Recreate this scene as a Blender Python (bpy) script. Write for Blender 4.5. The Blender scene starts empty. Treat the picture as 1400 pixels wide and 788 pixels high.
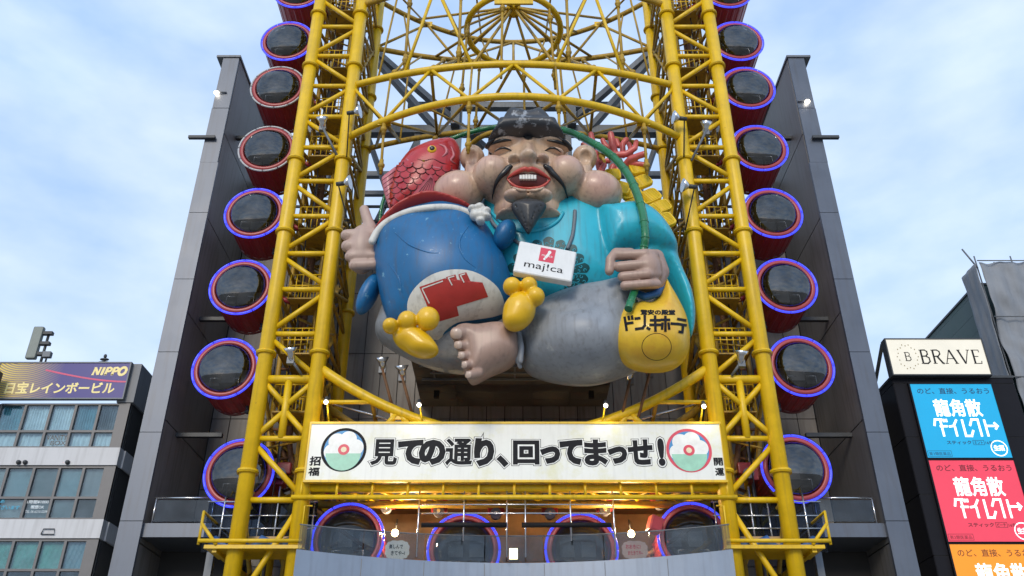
import bpy, bmesh, math, random
import numpy as np
from mathutils import Vector, Matrix
from mathutils.bvhtree import BVHTree

random.seed(7)
SC = bpy.context.scene
COL = SC.collection
R = math.radians
PI = math.pi

# ------------------------------------------------------------------ camera
F = 1200.0                     # focal length in photo pixels (1400 wide)
TH = R(29.93)
CT, ST = math.cos(TH), math.sin(TH)
CAM = Vector((-0.08, 0.0, 1.6))
cam_d = bpy.data.cameras.new('camera')
cam_d.sensor_width = 36.0
cam_d.lens = 36.0 * F / 1400.0
cam_d.clip_start = 0.1
cam_d.clip_end = 3000
cam = bpy.data.objects.new('camera', cam_d)
cam.location = CAM
cam.rotation_euler = (R(90) + TH, 0, 0)
COL.objects.link(cam)
SC.camera = cam
SC.render.resolution_x, SC.render.resolution_y = 1024, 576

# ------------------------------------------------------------------ sky, sun, exposure
SUN_EL, SUN_AZ = R(26), R(192)     # azimuth clockwise from +Y: low behind the camera
world = bpy.data.worlds.new('World')
SC.world = world
world.use_nodes = True
wt = world.node_tree
wt.nodes.clear()
def wn(t, **k):
    n = wt.nodes.new(t)
    for a, b in k.items(): setattr(n, a, b)
    return n
w_out = wn('ShaderNodeOutputWorld')
w_bg = wn('ShaderNodeBackground'); w_bg.inputs['Strength'].default_value = 0.15
w_sky = wn('ShaderNodeTexSky', sky_type='NISHITA', sun_disc=False)
w_sky.sun_elevation = SUN_EL; w_sky.sun_rotation = SUN_AZ
w_sky.air_density = 1.0; w_sky.dust_density = 0.6; w_sky.ozone_density = 1.5
w_tc = wn('ShaderNodeTexCoord')
w_map = wn('ShaderNodeMapping'); w_map.inputs['Scale'].default_value = (1.4, 1.4, 3.0)
w_map.inputs['Location'].default_value = (0.35, 0.0, 0.2)
w_n1 = wn('ShaderNodeTexNoise'); w_n1.inputs['Scale'].default_value = 2.1
w_n1.inputs['Detail'].default_value = 5; w_n1.inputs['Roughness'].default_value = 0.45
w_n1.inputs['Distortion'].default_value = 0.35
w_r1 = wn('ShaderNodeMapRange', interpolation_type='SMOOTHSTEP')
w_r1.inputs['From Min'].default_value = 0.40; w_r1.inputs['From Max'].default_value = 0.72
w_r1.inputs['To Min'].default_value = 0.84; w_r1.inputs['To Max'].default_value = 0.97
w_n2 = wn('ShaderNodeTexNoise'); w_n2.inputs['Scale'].default_value = 3.4
w_n2.inputs['Detail'].default_value = 5
w_ramp = wn('ShaderNodeValToRGB')
w_ramp.color_ramp.elements[0].position = 0.30; w_ramp.color_ramp.elements[0].color = (2.2, 3.4, 5.5, 1)
w_ramp.color_ramp.elements[1].position = 0.66; w_ramp.color_ramp.elements[1].color = (4.3, 5.1, 6.2, 1)
w_mix = wn('ShaderNodeMix', data_type='RGBA')
L = wt.links.new
L(w_tc.outputs['Generated'], w_map.inputs['Vector'])
L(w_map.outputs['Vector'], w_n1.inputs['Vector']); L(w_map.outputs['Vector'], w_n2.inputs['Vector'])
L(w_n1.outputs['Fac'], w_r1.inputs['Value'])
L(w_n2.outputs['Fac'], w_ramp.inputs['Fac'])
L(w_r1.outputs['Result'], w_mix.inputs[0])
L(w_sky.outputs['Color'], w_mix.inputs[6]); L(w_ramp.outputs['Color'], w_mix.inputs[7])
L(w_mix.outputs[2], w_bg.inputs['Color']); L(w_bg.outputs['Background'], w_out.inputs['Surface'])

sun_d = bpy.data.lights.new('sun', 'SUN')
sun_d.energy = 1.5
sun_d.angle = R(20)
sun_d.cycles.use_multiple_importance_sampling = False
sun_d.color = (1.0, 0.88, 0.72)
sun = bpy.data.objects.new('sun', sun_d)
sdir = Vector((math.sin(SUN_AZ) * math.cos(SUN_EL), math.cos(SUN_AZ) * math.cos(SUN_EL), math.sin(SUN_EL)))
sun.rotation_euler = sdir.to_track_quat('Z', 'Y').to_euler()
sun.location = sdir * 60
COL.objects.link(sun)

SC.view_settings.view_transform = 'Standard'
SC.view_settings.look = 'None'
SC.view_settings.gamma = 1
SC.view_settings.use_curve_mapping = False
SC.view_settings.exposure = 0.4

# ------------------------------------------------------------------ measuring helpers
def P(px, py, Y):
    """the point at distance Y north of the camera seen at photo pixel px, py"""
    dx, dy = (px - 700) / F, (394 - py) / F
    d = Vector((dx, CT - dy * ST, ST + dy * CT))
    return CAM + d * (Y / d.y)
def ray(px, py):
    dx, dy = (px - 700) / F, (394 - py) / F
    return Vector((dx, CT - dy * ST, ST + dy * CT)).normalized()
def kW(py):
    a = TH + math.atan((394 - py) / F)
    return CT + math.tan(a) * ST
def tanphi(py):
    return math.tan(TH + math.atan((394 - py) / F))
def S(py, Y): return Y * kW(py) / F              # metres per pixel across
def V(py, Y): return Y * kW(py) ** 2 / F         # metres of height per pixel
def ZZ(py, Y): return P(700, py, Y).z
def XX(px, py, Y): return P(px, py, Y).x

# ------------------------------------------------------------------ materials
def lerp3(c, k): return tuple(min(1, v * k) for v in c)
def mat(name, col, rough=0.5, metal=0.0, var=0.12, scale=3.0, streak=0.0, bump=0.0, coat=0.0, spots=None, spec=0.5):
    m = bpy.data.materials.new(name); m.use_nodes = True
    nt = m.node_tree; b = nt.nodes['Principled BSDF']
    b.inputs['Roughness'].default_value = rough
    b.inputs['Metallic'].default_value = metal
    b.inputs['Coat Weight'].default_value = coat
    b.inputs['Specular IOR Level'].default_value = spec
    tc = nt.nodes.new('ShaderNodeTexCoord')
    n = nt.nodes.new('ShaderNodeTexNoise'); n.inputs['Scale'].default_value = scale
    n.inputs['Detail'].default_value = 6; n.inputs['Roughness'].default_value = 0.65
    nt.links.new(tc.outputs['Object'], n.inputs['Vector'])
    rp = nt.nodes.new('ShaderNodeValToRGB')
    rp.color_ramp.elements[0].position = 0.3; rp.color_ramp.elements[0].color = (*lerp3(col, 1 - var), 1)
    rp.color_ramp.elements[1].position = 0.7; rp.color_ramp.elements[1].color = (*lerp3(col, 1 + var), 1)
    nt.links.new(n.outputs['Fac'], rp.inputs['Fac'])
    out = rp.outputs['Color']
    if streak:
        mp = nt.nodes.new('ShaderNodeMapping'); mp.inputs['Scale'].default_value = (5.0, 5.0, 0.35)
        nt.links.new(tc.outputs['Object'], mp.inputs['Vector'])
        n2 = nt.nodes.new('ShaderNodeTexNoise'); n2.inputs['Scale'].default_value = 1.3; n2.inputs['Detail'].default_value = 5
        nt.links.new(mp.outputs['Vector'], n2.inputs['Vector'])
        mr = nt.nodes.new('ShaderNodeMapRange'); mr.inputs['From Min'].default_value = 0.5; mr.inputs['From Max'].default_value = 0.75
        mr.inputs['To Max'].default_value = streak
        nt.links.new(n2.outputs['Fac'], mr.inputs['Value'])
        mx = nt.nodes.new('ShaderNodeMix'); mx.data_type = 'RGBA'
        mx.inputs[7].default_value = (0.07, 0.055, 0.04, 1)
        nt.links.new(mr.outputs['Result'], mx.inputs[0]); nt.links.new(out, mx.inputs[6]); out = mx.outputs[2]
    if spots:                       # chipped paint showing another colour
        sc, lo, hi, c2 = spots
        n3 = nt.nodes.new('ShaderNodeTexNoise'); n3.inputs['Scale'].default_value = sc; n3.inputs['Detail'].default_value = 8
        n3.inputs['Roughness'].default_value = 0.7
        nt.links.new(tc.outputs['Object'], n3.inputs['Vector'])
        mr = nt.nodes.new('ShaderNodeMapRange'); mr.inputs['From Min'].default_value = lo; mr.inputs['From Max'].default_value = hi
        nt.links.new(n3.outputs['Fac'], mr.inputs['Value'])
        mx = nt.nodes.new('ShaderNodeMix'); mx.data_type = 'RGBA'; mx.inputs[7].default_value = (*c2, 1)
        nt.links.new(mr.outputs['Result'], mx.inputs[0]); nt.links.new(out, mx.inputs[6]); out = mx.outputs[2]
    nt.links.new(out, b.inputs['Base Color'])
    mr = nt.nodes.new('ShaderNodeMapRange')
    mr.inputs['To Min'].default_value = max(0.02, rough - 0.1); mr.inputs['To Max'].default_value = min(1, rough + 0.12)
    nt.links.new(n.outputs['Fac'], mr.inputs['Value']); nt.links.new(mr.outputs['Result'], b.inputs['Roughness'])
    if bump:
        bp = nt.nodes.new('ShaderNodeBump'); bp.inputs['Strength'].default_value = bump; bp.inputs['Distance'].default_value = 0.02
        nt.links.new(n.outputs['Fac'], bp.inputs['Height']); nt.links.new(bp.outputs['Normal'], b.inputs['Normal'])
    return m
def emat(name, col, strength, base=(0.8, 0.8, 0.8), vary=0.0):
    m = bpy.data.materials.new(name); m.use_nodes = True
    nt = m.node_tree; b = nt.nodes['Principled BSDF']
    b.inputs['Base Color'].default_value = (*base, 1)
    b.inputs['Emission Color'].default_value = (*col, 1)
    b.inputs['Emission Strength'].default_value = strength
    b.inputs['Roughness'].default_value = 0.3
    if vary:      # tubes behind a backlit face
        tc = nt.nodes.new('ShaderNodeTexCoord'); n = nt.nodes.new('ShaderNodeTexNoise'); n.inputs['Scale'].default_value = 1.2
        mr = nt.nodes.new('ShaderNodeMapRange'); mr.inputs['To Min'].default_value = strength * (1 - vary); mr.inputs['To Max'].default_value = strength * (1 + vary)
        nt.links.new(tc.outputs['Object'], n.inputs['Vector']); nt.links.new(n.outputs['Fac'], mr.inputs['Value'])
        nt.links.new(mr.outputs['Result'], b.inputs['Emission Strength'])
    return m
def glassmat(name, tint, gloss, rough=0.03):
    m = bpy.data.materials.new(name); m.use_nodes = True
    nt = m.node_tree; nt.nodes.clear()
    o = nt.nodes.new('ShaderNodeOutputMaterial')
    t = nt.nodes.new('ShaderNodeBsdfTransparent'); t.inputs['Color'].default_value = (*tint, 1)
    g = nt.nodes.new('ShaderNodeBsdfGlossy'); g.inputs['Roughness'].default_value = rough
    fr = nt.nodes.new('ShaderNodeLayerWeight'); fr.inputs['Blend'].default_value = 0.25
    mr = nt.nodes.new('ShaderNodeMapRange'); mr.inputs['To Min'].default_value = gloss; mr.inputs['To Max'].default_value = 0.85
    mx = nt.nodes.new('ShaderNodeMixShader')
    nt.links.new(fr.outputs['Fresnel'], mr.inputs['Value'])
    # grime: the gloss comes and goes, differently on every pane
    tc = nt.nodes.new('ShaderNodeTexCoord'); oi = nt.nodes.new('ShaderNodeObjectInfo'); ad = nt.nodes.new('ShaderNodeVectorMath'); ad.operation = 'ADD'
    sc = nt.nodes.new('ShaderNodeMath'); sc.operation = 'MULTIPLY'; sc.inputs[1].default_value = 37.0
    nz = nt.nodes.new('ShaderNodeTexNoise'); nz.inputs['Scale'].default_value = 1.7; nz.inputs['Detail'].default_value = 6; nz.inputs['Roughness'].default_value = 0.6
    m2 = nt.nodes.new('ShaderNodeMapRange'); m2.inputs['From Min'].default_value = 0.3; m2.inputs['From Max'].default_value = 0.7; m2.inputs['To Min'].default_value = 0.72; m2.inputs['To Max'].default_value = 1.2
    mu = nt.nodes.new('ShaderNodeMath'); mu.operation = 'MULTIPLY'
    nt.links.new(oi.outputs['Random'], sc.inputs[0]); nt.links.new(tc.outputs['Object'], ad.inputs[0]); nt.links.new(sc.outputs[0], ad.inputs[1])
    nt.links.new(ad.outputs[0], nz.inputs['Vector']); nt.links.new(nz.outputs['Fac'], m2.inputs['Value'])
    nt.links.new(mr.outputs['Result'], mu.inputs[0]); nt.links.new(m2.outputs['Result'], mu.inputs[1]); nt.links.new(mu.outputs[0], mx.inputs['Fac'])
    nt.links.new(t.outputs[0], mx.inputs[1]); nt.links.new(g.outputs[0], mx.inputs[2]); nt.links.new(mx.outputs[0], o.inputs['Surface'])
    return m

M = dict(
    yellow=mat('yellow_paint', (0.70, 0.45, 0.003), 0.40, 0, 0.12, 1.6, streak=0.28, bump=0.05, spots=(4.5, 0.65, 0.74, (0.25, 0.13, 0.02))),
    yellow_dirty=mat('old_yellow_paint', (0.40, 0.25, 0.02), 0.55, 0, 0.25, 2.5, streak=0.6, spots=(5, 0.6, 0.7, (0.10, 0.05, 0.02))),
    rust=mat('rusty_steel', (0.16, 0.075, 0.03), 0.7, 0, 0.35, 4, streak=0.5),
    panel=mat('metal_panel', (0.185, 0.178, 0.174), 0.5, 0.1, 0.12, 0.8, streak=0.5, bump=0.04),
    panel2=mat('metal_panel_other_sheet', (0.165, 0.16, 0.158), 0.5, 0.1, 0.10, 0.8, streak=0.35, bump=0.04),
    alu=mat('aluminium_edge', (0.105, 0.122, 0.155), 0.38, 0.35, 0.08, 0.6, streak=0.25),
    joint=mat('dark_joint', (0.012, 0.012, 0.013), 0.8),
    steel=mat('grey_steel', (0.14, 0.155, 0.175), 0.5, 0.2, 0.12, 2, streak=0.3),
    steel_dark=mat('dark_grey_steel', (0.045, 0.05, 0.055), 0.5, 0.2, 0.15, 2),
    chrome=mat('bright_metal', (0.62, 0.63, 0.65), 0.22, 0.9, 0.06, 6),
    red=mat('red_gondola_paint', (0.30, 0.022, 0.028), 0.38, 0, 0.16, 1.5, streak=0.25, coat=0.15),
    red_rim=mat('red_rim_paint', (0.36, 0.055, 0.06), 0.35, 0, 0.10, 2),
    led=emat('blue_led', (0.045, 0.06, 1.0), 1.15, (0.02, 0.03, 0.3)),
    led_off=mat('unlit_led_tube', (0.45, 0.46, 0.48), 0.3, 0, 0.06),
    dome=glassmat('gondola_dome_glass', (0.36, 0.37, 0.39), 0.13, 0.0),
    dome_lit=glassmat('clear_dome_glass', (0.62, 0.64, 0.66), 0.04, 0.0),  # same dome glass, tint lightened so the lower gondolas look lit inside
    cabin_lit=mat('pale_cabin_interior', (0.20, 0.205, 0.21), 0.6, 0, 0.2),  # lit copy of the cabin colour: brightness of the lower cabins painted in
    cabin=mat('cabin_interior', (0.11, 0.112, 0.115), 0.6, 0, 0.2),
    cabin_door=mat('cabin_door_panel', (0.22, 0.23, 0.24), 0.5, 0, 0.1),
    cabin_win=mat('cabin_window', (0.42, 0.45, 0.48), 0.25, 0, 0.12),
    seat=mat('cabin_seat', (0.028, 0.027, 0.03), 0.5),
    white=mat('white_paint', (0.72, 0.72, 0.70), 0.45, 0, 0.06, 2, streak=0.12),
    black=mat('black_ink', (0.008, 0.008, 0.010), 0.6, 0, 0.1, spec=0.25),
    banner=mat('banner_sheet', (0.74, 0.76, 0.72), 0.42, 0, 0.06, 0.7, streak=0.10, spots=(0.9, 0.52, 0.74, (0.66, 0.66, 0.42))),
    fascia=mat('fascia_panel', (0.20, 0.25, 0.33), 0.35, 0.1, 0.10, 0.5, streak=0.22),
    balglass=glassmat('balustrade_glass', (0.74, 0.77, 0.78), 0.03, 0.0),
    net=glassmat('blue_net', (0.32, 0.42, 0.58), 0.0, 0.8),
    tarp=mat('blue_tarp', (0.03, 0.10, 0.28), 0.5, 0, 0.2),
    timber=mat('timber_board', (0.45, 0.30, 0.14), 0.6, 0, 0.15),
    dark=mat('dark_recess', (0.03, 0.028, 0.027), 0.8),
    soffit=mat('soffit_panel', (0.085, 0.08, 0.073), 0.6, 0, 0.1, 0.7),
    ground=mat('paving', (0.24, 0.225, 0.20), 0.8, 0, 0.2, 0.6),
    bulb=emat('warm_bulb', (1.0, 0.72, 0.34), 30),
    coolbulb=emat('white_bulb', (1.0, 0.86, 0.66), 12),
    warmwall=mat('warm_plaster', (0.36, 0.20, 0.08), 0.7, 0, 0.3, 1.0),
    teal=mat('teal_roof', (0.03, 0.22, 0.17), 0.5),
)

# ------------------------------------------------------------------ object helpers
def clean(o, **k):
    for a, b in k.items():
        if b is not None: o[a] = b
    return o
def thing(name, label, cat, loc=(0, 0, 0), group=None, kind=None):
    o = bpy.data.objects.new(name, None); o.empty_display_size = 0.3
    o.location = loc; COL.objects.link(o)
    return clean(o, label=label, category=cat, group=group, kind=kind)
def tag(o, label, cat, group=None, kind=None):
    return clean(o, label=label, category=cat, group=group, kind=kind)
def link(name, me, m, parent=None, label=None, smooth=False):
    if m is not None:
        me.materials.clear()
        for q in (m if isinstance(m, (list, tuple)) else [m]): me.materials.append(q)
    if smooth: me.polygons.foreach_set('use_smooth', [True] * len(me.polygons))
    o = bpy.data.objects.new(name, me); COL.objects.link(o)
    if parent is not None:
        o.parent = parent
        w = Vector(parent.location)
        if parent.parent: w += Vector(parent.parent.location)
        o.location = -w                      # meshes are written in world coordinates
    if label: o['label'] = label
    return o

class MB:
    """collects shapes (world coordinates) into one mesh"""
    def __init__(s): s.v = []; s.f = []; s.mi = []; s.sm = []
    def add(s, vs, fs, mi=0, sm=False):
        n = len(s.v); s.v += [tuple(v) for v in vs]
        for f in fs: s.f.append([i + n for i in f]); s.mi.append(mi); s.sm.append(sm)
        return s
    def box(s, a, b, mi=0):
        x0, y0, z0 = a; x1, y1, z1 = b
        x0, x1 = min(x0, x1), max(x0, x1); y0, y1 = min(y0, y1), max(y0, y1); z0, z1 = min(z0, z1), max(z0, z1)
        vs = [(x0, y0, z0), (x1, y0, z0), (x1, y1, z0), (x0, y1, z0), (x0, y0, z1), (x1, y0, z1), (x1, y1, z1), (x0, y1, z1)]
        return s.add(vs, [(0, 3, 2, 1), (4, 5, 6, 7), (0, 1, 5, 4), (1, 2, 6, 5), (2, 3, 7, 6), (3, 0, 4, 7)], mi)
    def hexa(s, q, off, mi=0):
        """a quad (4 points) pushed along off"""
        q = [Vector(p) for p in q]; off = Vector(off)
        vs = q + [p + off for p in q]
        return s.add(vs, [(0, 1, 2, 3), (7, 6, 5, 4), (0, 4, 5, 1), (1, 5, 6, 2), (2, 6, 7, 3), (3, 7, 4, 0)], mi)
    def tube(s, pts, r, n=10, mi=0, caps=True):
        pts = [Vector(p) for p in pts]
        rs = r if isinstance(r, (list, tuple)) else [r] * len(pts)
        vs, fs = [], []
        up = None
        for i, p in enumerate(pts):
            t = (pts[min(i + 1, len(pts) - 1)] - pts[max(i - 1, 0)])
            if t.length < 1e-9: t = Vector((0, 0, 1))
            t.normalize()
            if up is None:
                up = t.orthogonal().normalized()
            else:
                up = up - t * up.dot(t)
                up = up.normalized() if up.length > 1e-6 else t.orthogonal().normalized()
            w = t.cross(up)
            for k in range(n):
                a = 2 * PI * k / n
                vs.append(p + (up * math.cos(a) + w * math.sin(a)) * rs[i])
        m = len(pts)
        for i in range(m - 1):
            for k in range(n):
                k2 = (k + 1) % n
                fs.append((i * n + k, i * n + k2, (i + 1) * n + k2, (i + 1) * n + k))
        s.add(vs, fs, mi, True)
        if caps:
            b = len(s.v) - len(vs)
            s.f.append([b + k for k in range(n)][::-1]); s.mi.append(mi); s.sm.append(False)
            s.f.append([b + (m - 1) * n + k for k in range(n)]); s.mi.append(mi); s.sm.append(False)
        return s
    def ball(s, c, r, n=10, mi=0):
        c = Vector(c); rr = r if isinstance(r, (list, tuple)) else (r, r, r)
        vs, fs = [], []
        h = n // 2 + 1
        for i in range(h + 1):
            a = PI * i / h
            for k in range(n):
                b = 2 * PI * k / n
                vs.append((c.x + rr[0] * math.sin(a) * math.cos(b), c.y + rr[1] * math.sin(a) * math.sin(b), c.z + rr[2] * math.cos(a)))
        for i in range(h):
            for k in range(n):
                k2 = (k + 1) % n
                fs.append((i * n + k, (i + 1) * n + k, (i + 1) * n + k2, i * n + k2))
        return s.add(vs, fs, mi, True)
    def lathe(s, c, prof, n=48, mi=0, rfun=None, sm=True):
        """profile [(r, dy)] turned round the Y axis through c"""
        c = Vector(c); vs, fs = [], []
        for i, (r, dy) in enumerate(prof):
            for k in range(n):
                a = 2 * PI * k / n
                q = r * (rfun(a) if rfun else 1)
                vs.append((c.x + q * math.cos(a), c.y + dy, c.z + q * math.sin(a)))
        for i in range(len(prof) - 1):
            for k in range(n):
                k2 = (k + 1) % n
                fs.append((i * n + k, i * n + k2, (i + 1) * n + k2, (i + 1) * n + k))
        return s.add(vs, fs, mi, sm)
    def build(s, name, m, parent=None, label=None):
        me = bpy.data.meshes.new(name)
        me.from_pydata(s.v, [], s.f)
        o = link(name, me, m, parent, label)
        me.polygons.foreach_set('material_index', s.mi)
        me.polygons.foreach_set('use_smooth', s.sm)
        bm = bmesh.new(); bm.from_mesh(me)
        bmesh.ops.remove_doubles(bm, verts=bm.verts, dist=1e-5)
        bmesh.ops.recalc_face_normals(bm, faces=bm.faces)
        bm.to_mesh(me); bm.free()
        me.update()
        return o
def bevel(o, w=0.02, seg=2):
    bm = bmesh.new(); bm.from_mesh(o.data)
    bmesh.ops.bevel(bm, geom=[e for e in bm.edges if len(e.link_faces) == 2 and e.calc_face_angle(0) > 0.6], offset=w, segments=seg, affect='EDGES', profile=0.6, clamp_overlap=True)
    bm.to_mesh(o.data); bm.free(); return o
def pipe(name, a, b, r, m, parent, n=10):
    return MB().tube([a, b], r, n).build(name, m, parent)
def crom(pts, sub=6, closed=True):
    """smooth curve through points (any dimension)"""
    p = [np.array(q, float) for q in pts]; n = len(p); out = []
    rng = range(n) if closed else range(n - 1)
    for i in rng:
        if closed: a, b, c, d = p[(i - 1) % n], p[i], p[(i + 1) % n], p[(i + 2) % n]
        else: a, b, c, d = p[max(i - 1, 0)], p[i], p[i + 1], p[min(i + 2, n - 1)]
        for k in range(sub):
            t = k / sub
            out.append(0.5 * (2 * b + (c - a) * t + (2 * a - 5 * b + 4 * c - d) * t * t + (3 * b - a - 3 * c + d) * t ** 3))
    if not closed: out.append(p[-1])
    return out

# ------------------------------------------------------------------ lettering
_tc = {}
def text_flat(s, bold=0.0):
    """flat mesh of a line of writing: verts (x, y, relief), faces; bold thickens every stroke with a round pen"""
    key = (s, bold)
    if key in _tc: return _tc[key]
    c = bpy.data.curves.new('lettering', 'FONT'); c.body = s; c.resolution_u = 3; c.fill_mode = 'FRONT'
    c.bevel_depth = bold; c.bevel_resolution = 1
    o = bpy.data.objects.new('lettering', c); COL.objects.link(o)
    bpy.context.view_layer.update()
    dg = bpy.context.evaluated_depsgraph_get()
    me = bpy.data.meshes.new_from_object(o.evaluated_get(dg))
    vs = [(v.co.x, v.co.y, v.co.z) for v in me.vertices]; fs = [list(p.vertices) for p in me.polygons]
    bpy.data.objects.remove(o); bpy.data.curves.remove(c); bpy.data.meshes.remove(me)
    _tc[key] = (vs, fs)
    return _tc[key]
def norm_box(vs, box=None):
    if box is None:
        xs = [v[0] for v in vs]; ys = [v[1] for v in vs]; box = (min(xs), min(ys), max(xs), max(ys))
    x0, y0, x1, y1 = box
    return [((v[0] - x0) / (x1 - x0), (v[1] - y0) / (y1 - y0)) for v in vs], box
def quad_map(q):
    """q = world TL, TR, BR, BL"""
    tl, tr, br, bl = [Vector(p) for p in q]
    return lambda u, v: (bl * (1 - u) + br * u) * (1 - v) + (tl * (1 - u) + tr * u) * v
def quad_n(q):
    tl, tr, br, bl = [Vector(p) for p in q]
    n = (tr - tl).cross(bl - tl).normalized()
    return -n if n.y > 0 else n                   # towards the street
def letters(s, q, m, parent, bold=0.03, lift=0.004, name='lettering', box=None):
    vs, fs = text_flat(s, bold)
    uv, bx = norm_box(vs, box)
    f = quad_map(q); n = quad_n(q)
    zm = max(abs(v[2]) for v in vs) or 1
    me = bpy.data.meshes.new(name); me.from_pydata([f(u, v) + n * (lift + 0.0015 * w[2] / zm) for (u, v), w in zip(uv, vs)], [], fs)
    return link(name, me, m, parent)
def strokes(lines, q, w, m, parent, lift=0.004, name='lettering'):
    """pen strokes given in 0..1 coordinates of the quad; w = stroke width in metres"""
    f = quad_map(q); n = quad_n(q)
    mb = MB()
    for ln in lines:
        lw = w
        if isinstance(ln, tuple): ln, k = ln; lw = w * k
        pts = [f(u, v) for u, v in ln]
        for i in range(len(pts) - 1):
            a, b = pts[i], pts[i + 1]
            t = (b - a)
            if t.length < 1e-6: continue
            t.normalize(); sd = n.cross(t) * (lw / 2)
            a2 = a - t * (lw / 2 if i > 0 else 0); b2 = b + t * (lw / 2 if i < len(pts) - 2 else 0)
            o = n * (lift + 0.0007 * (len(mb.f) % 7))
            mb.add([a2 + sd + o, a2 - sd + o, b2 - sd + o, b2 + sd + o], [(0, 1, 2, 3)])
    return mb.build(name, m, parent)
def sub(q, u0, v0, u1, v1):
    """sub-rectangle of a quad (v up): TL, TR, BR, BL"""
    f = quad_map(q); return [f(u0, v1), f(u1, v1), f(u1, v0), f(u0, v0)]
def ring_flat(q, cu, cv, ru, rv, t, m, parent, lift=0.004, name='lettering', a0=0, a1=2 * PI, n=48):
    f = quad_map(q); nn = quad_n(q) * lift; vs, fs = [], []
    for k in range(n + 1):
        a = a0 + (a1 - a0) * k / n
        for g in (1, 1 - t): vs.append(f(cu + ru * g * math.cos(a), cv + rv * g * math.sin(a)) + nn)
    for k in range(n): fs.append((2 * k, 2 * k + 1, 2 * k + 3, 2 * k + 2))
    me = bpy.data.meshes.new(name); me.from_pydata(vs, [], fs); return link(name, me, m, parent)
def disc_flat(q, cu, cv, ru, rv, m, parent, lift=0.004, name='lettering', n=40, a0=0, a1=2 * PI):
    f = quad_map(q); nn = quad_n(q) * lift
    vs = [f(cu + ru * math.cos(a0 + (a1 - a0) * k / n), cv + rv * math.sin(a0 + (a1 - a0) * k / n)) + nn for k in range(n + (0 if a1 - a0 > 6.28 else 1))]
    me = bpy.data.meshes.new(name); me.from_pydata(vs, [], [list(range(len(vs)))]); return link(name, me, m, parent)
def copy_tree(o, parent=None):
    c = o.copy(); COL.objects.link(c)
    if parent is not None: c.parent = parent
    for ch in list(o.children): copy_tree(ch, c)
    return c

# ================================================================== SETTING
g = MB(); g.add([(-900, -600, 0), (900, -600, 0), (900, 1800, 0), (-900, 1800, 0)], [(0, 1, 2, 3)])
o = g.build('ground', M['ground']); o['kind'] = 'structure'

# ------------------------------------------------------------------ the big grey building behind the wheel
YF, YB = 31.5, 36.4
ZT = 32.6
XO, XI = 14.08, 13.32
bld = thing('entertainment_building', 'grey metal clad building with two tall side wings behind the yellow ferris wheel', 'building', (0, YB, 0))
def panel_wall(name, q, nu, nv, m, parent, gap=0.02, depth=(0, 0.06, 0), skip=None):
    """a wall of sheets with open joints: q TL,TR,BR,BL"""
    f = quad_map(q); tl, tr, br, bl = [Vector(p) for p in q]
    gu = gap / max(0.1, (tr - tl).length); gv = gap / max(0.1, (tl - bl).length)
    mb = MB()
    for i in range(nu):
        for j in range(nv):
            u0, u1 = i / nu + gu / 2, (i + 1) / nu - gu / 2
            v0, v1 = j / nv + gv / 2, (j + 1) / nv - gv / 2
            mb.hexa([f(u0, v1), f(u1, v1), f(u1, v0), f(u0, v0)], depth, random.choice([0, 0, 1]))
    return mb.build(name, m, parent)
for s in (-1, 1):
    # core of the wing
    MB().box((s * (XI + 0.07), YF + 0.02, 0), (s * (XO - 0.02), YB + 3, ZT - 0.03)).build('wing_core', M['joint'], bld)
    panel_wall('wing_inner_wall', [(s * XI, YF + 0.01, ZT), (s * XI, YB, ZT), (s * XI, YB, 0), (s * XI, YF + 0.01, 0)], 1, 7, [M['panel'], M['panel2']], bld, 0.05, (s * 0.06, 0, 0))
    panel_wall('wing_outer_wall', [(s * XO, YF + 0.01, ZT), (s * XO, YB + 3, ZT), (s * XO, YB + 3, 0), (s * XO, YF + 0.01, 0)], 2, 7, [M['alu']], bld, 0.04, (-s * 0.03, 0, 0))
    # bright aluminium front edge, in lengths
    mb = MB(); z = 0; hh = [5.9, 3.2, 3.3, 3.2, 3.3, 4.3]
    x_o = XO + 0.03
    while z < ZT - 7.0:
        h = 3.35; mb.box((s * (XI - 0.03), YF - 0.12, z + 0.012), (s * x_o, YF + 0.008, min(z + h, ZT - 6.4) - 0.012)); z += h
    zt = ZT - 6.4
    for k in range(2):
        mb.box((s * (XI + 0.02), YF - 0.1, zt + 0.012), (s * (x_o + 0.02 - 0.02 * k), YF + 0.008, zt + 3.2 - 0.02)); zt += 3.2
    mb.build('wing_edge', M['alu'], bld)
    # coping with a small outward lip
    MB().box((s * (XI - 0.05), YF - 0.16, ZT), (s * (XO + 0.35), YB + 3, ZT + 0.12)).build('coping', M['steel'], bld)
    # outrigger bars
    z = ZZ(193, YF - 0.05)
    MB().box((s * (XI + 0.3), YF - 0.3, z), (s * (XO + 0.75), YF - 0.14, z + 0.14)).build('outrigger', M['steel_dark'], bld)
    # brackets holding the wheel: bars from the wing wall
    for py in (193, 440, 598):
        z = ZZ(py, YF + 1.6)
        MB().box((s * (XI - 0.02), YF + 1.3, z - 0.08), (s * 11.5, YF + 1.5, z + 0.08)).build('wall_bracket', M['steel_dark'], bld)

ZBW = ZZ(325, YB)
# rear wall behind the wheel
MB().box((-XI, YB + 0.08, 0), (XI, YB + 0.4, ZBW - 0.02)).build('rear_wall_core', M['joint'], bld)
panel_wall('rear_wall', [(-XI + 0.02, YB, ZBW), (XI - 0.02, YB, ZBW), (XI - 0.02, YB, 0), (-XI + 0.02, YB, 0)], 33, 8, [M['panel'], M['panel2']], bld, 0.035)
# roof deck
MB().box((-XI, YB + 0.1, ZBW), (XI, 60, ZBW + 0.15)).build('roof', M['steel_dark'], bld)
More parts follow.
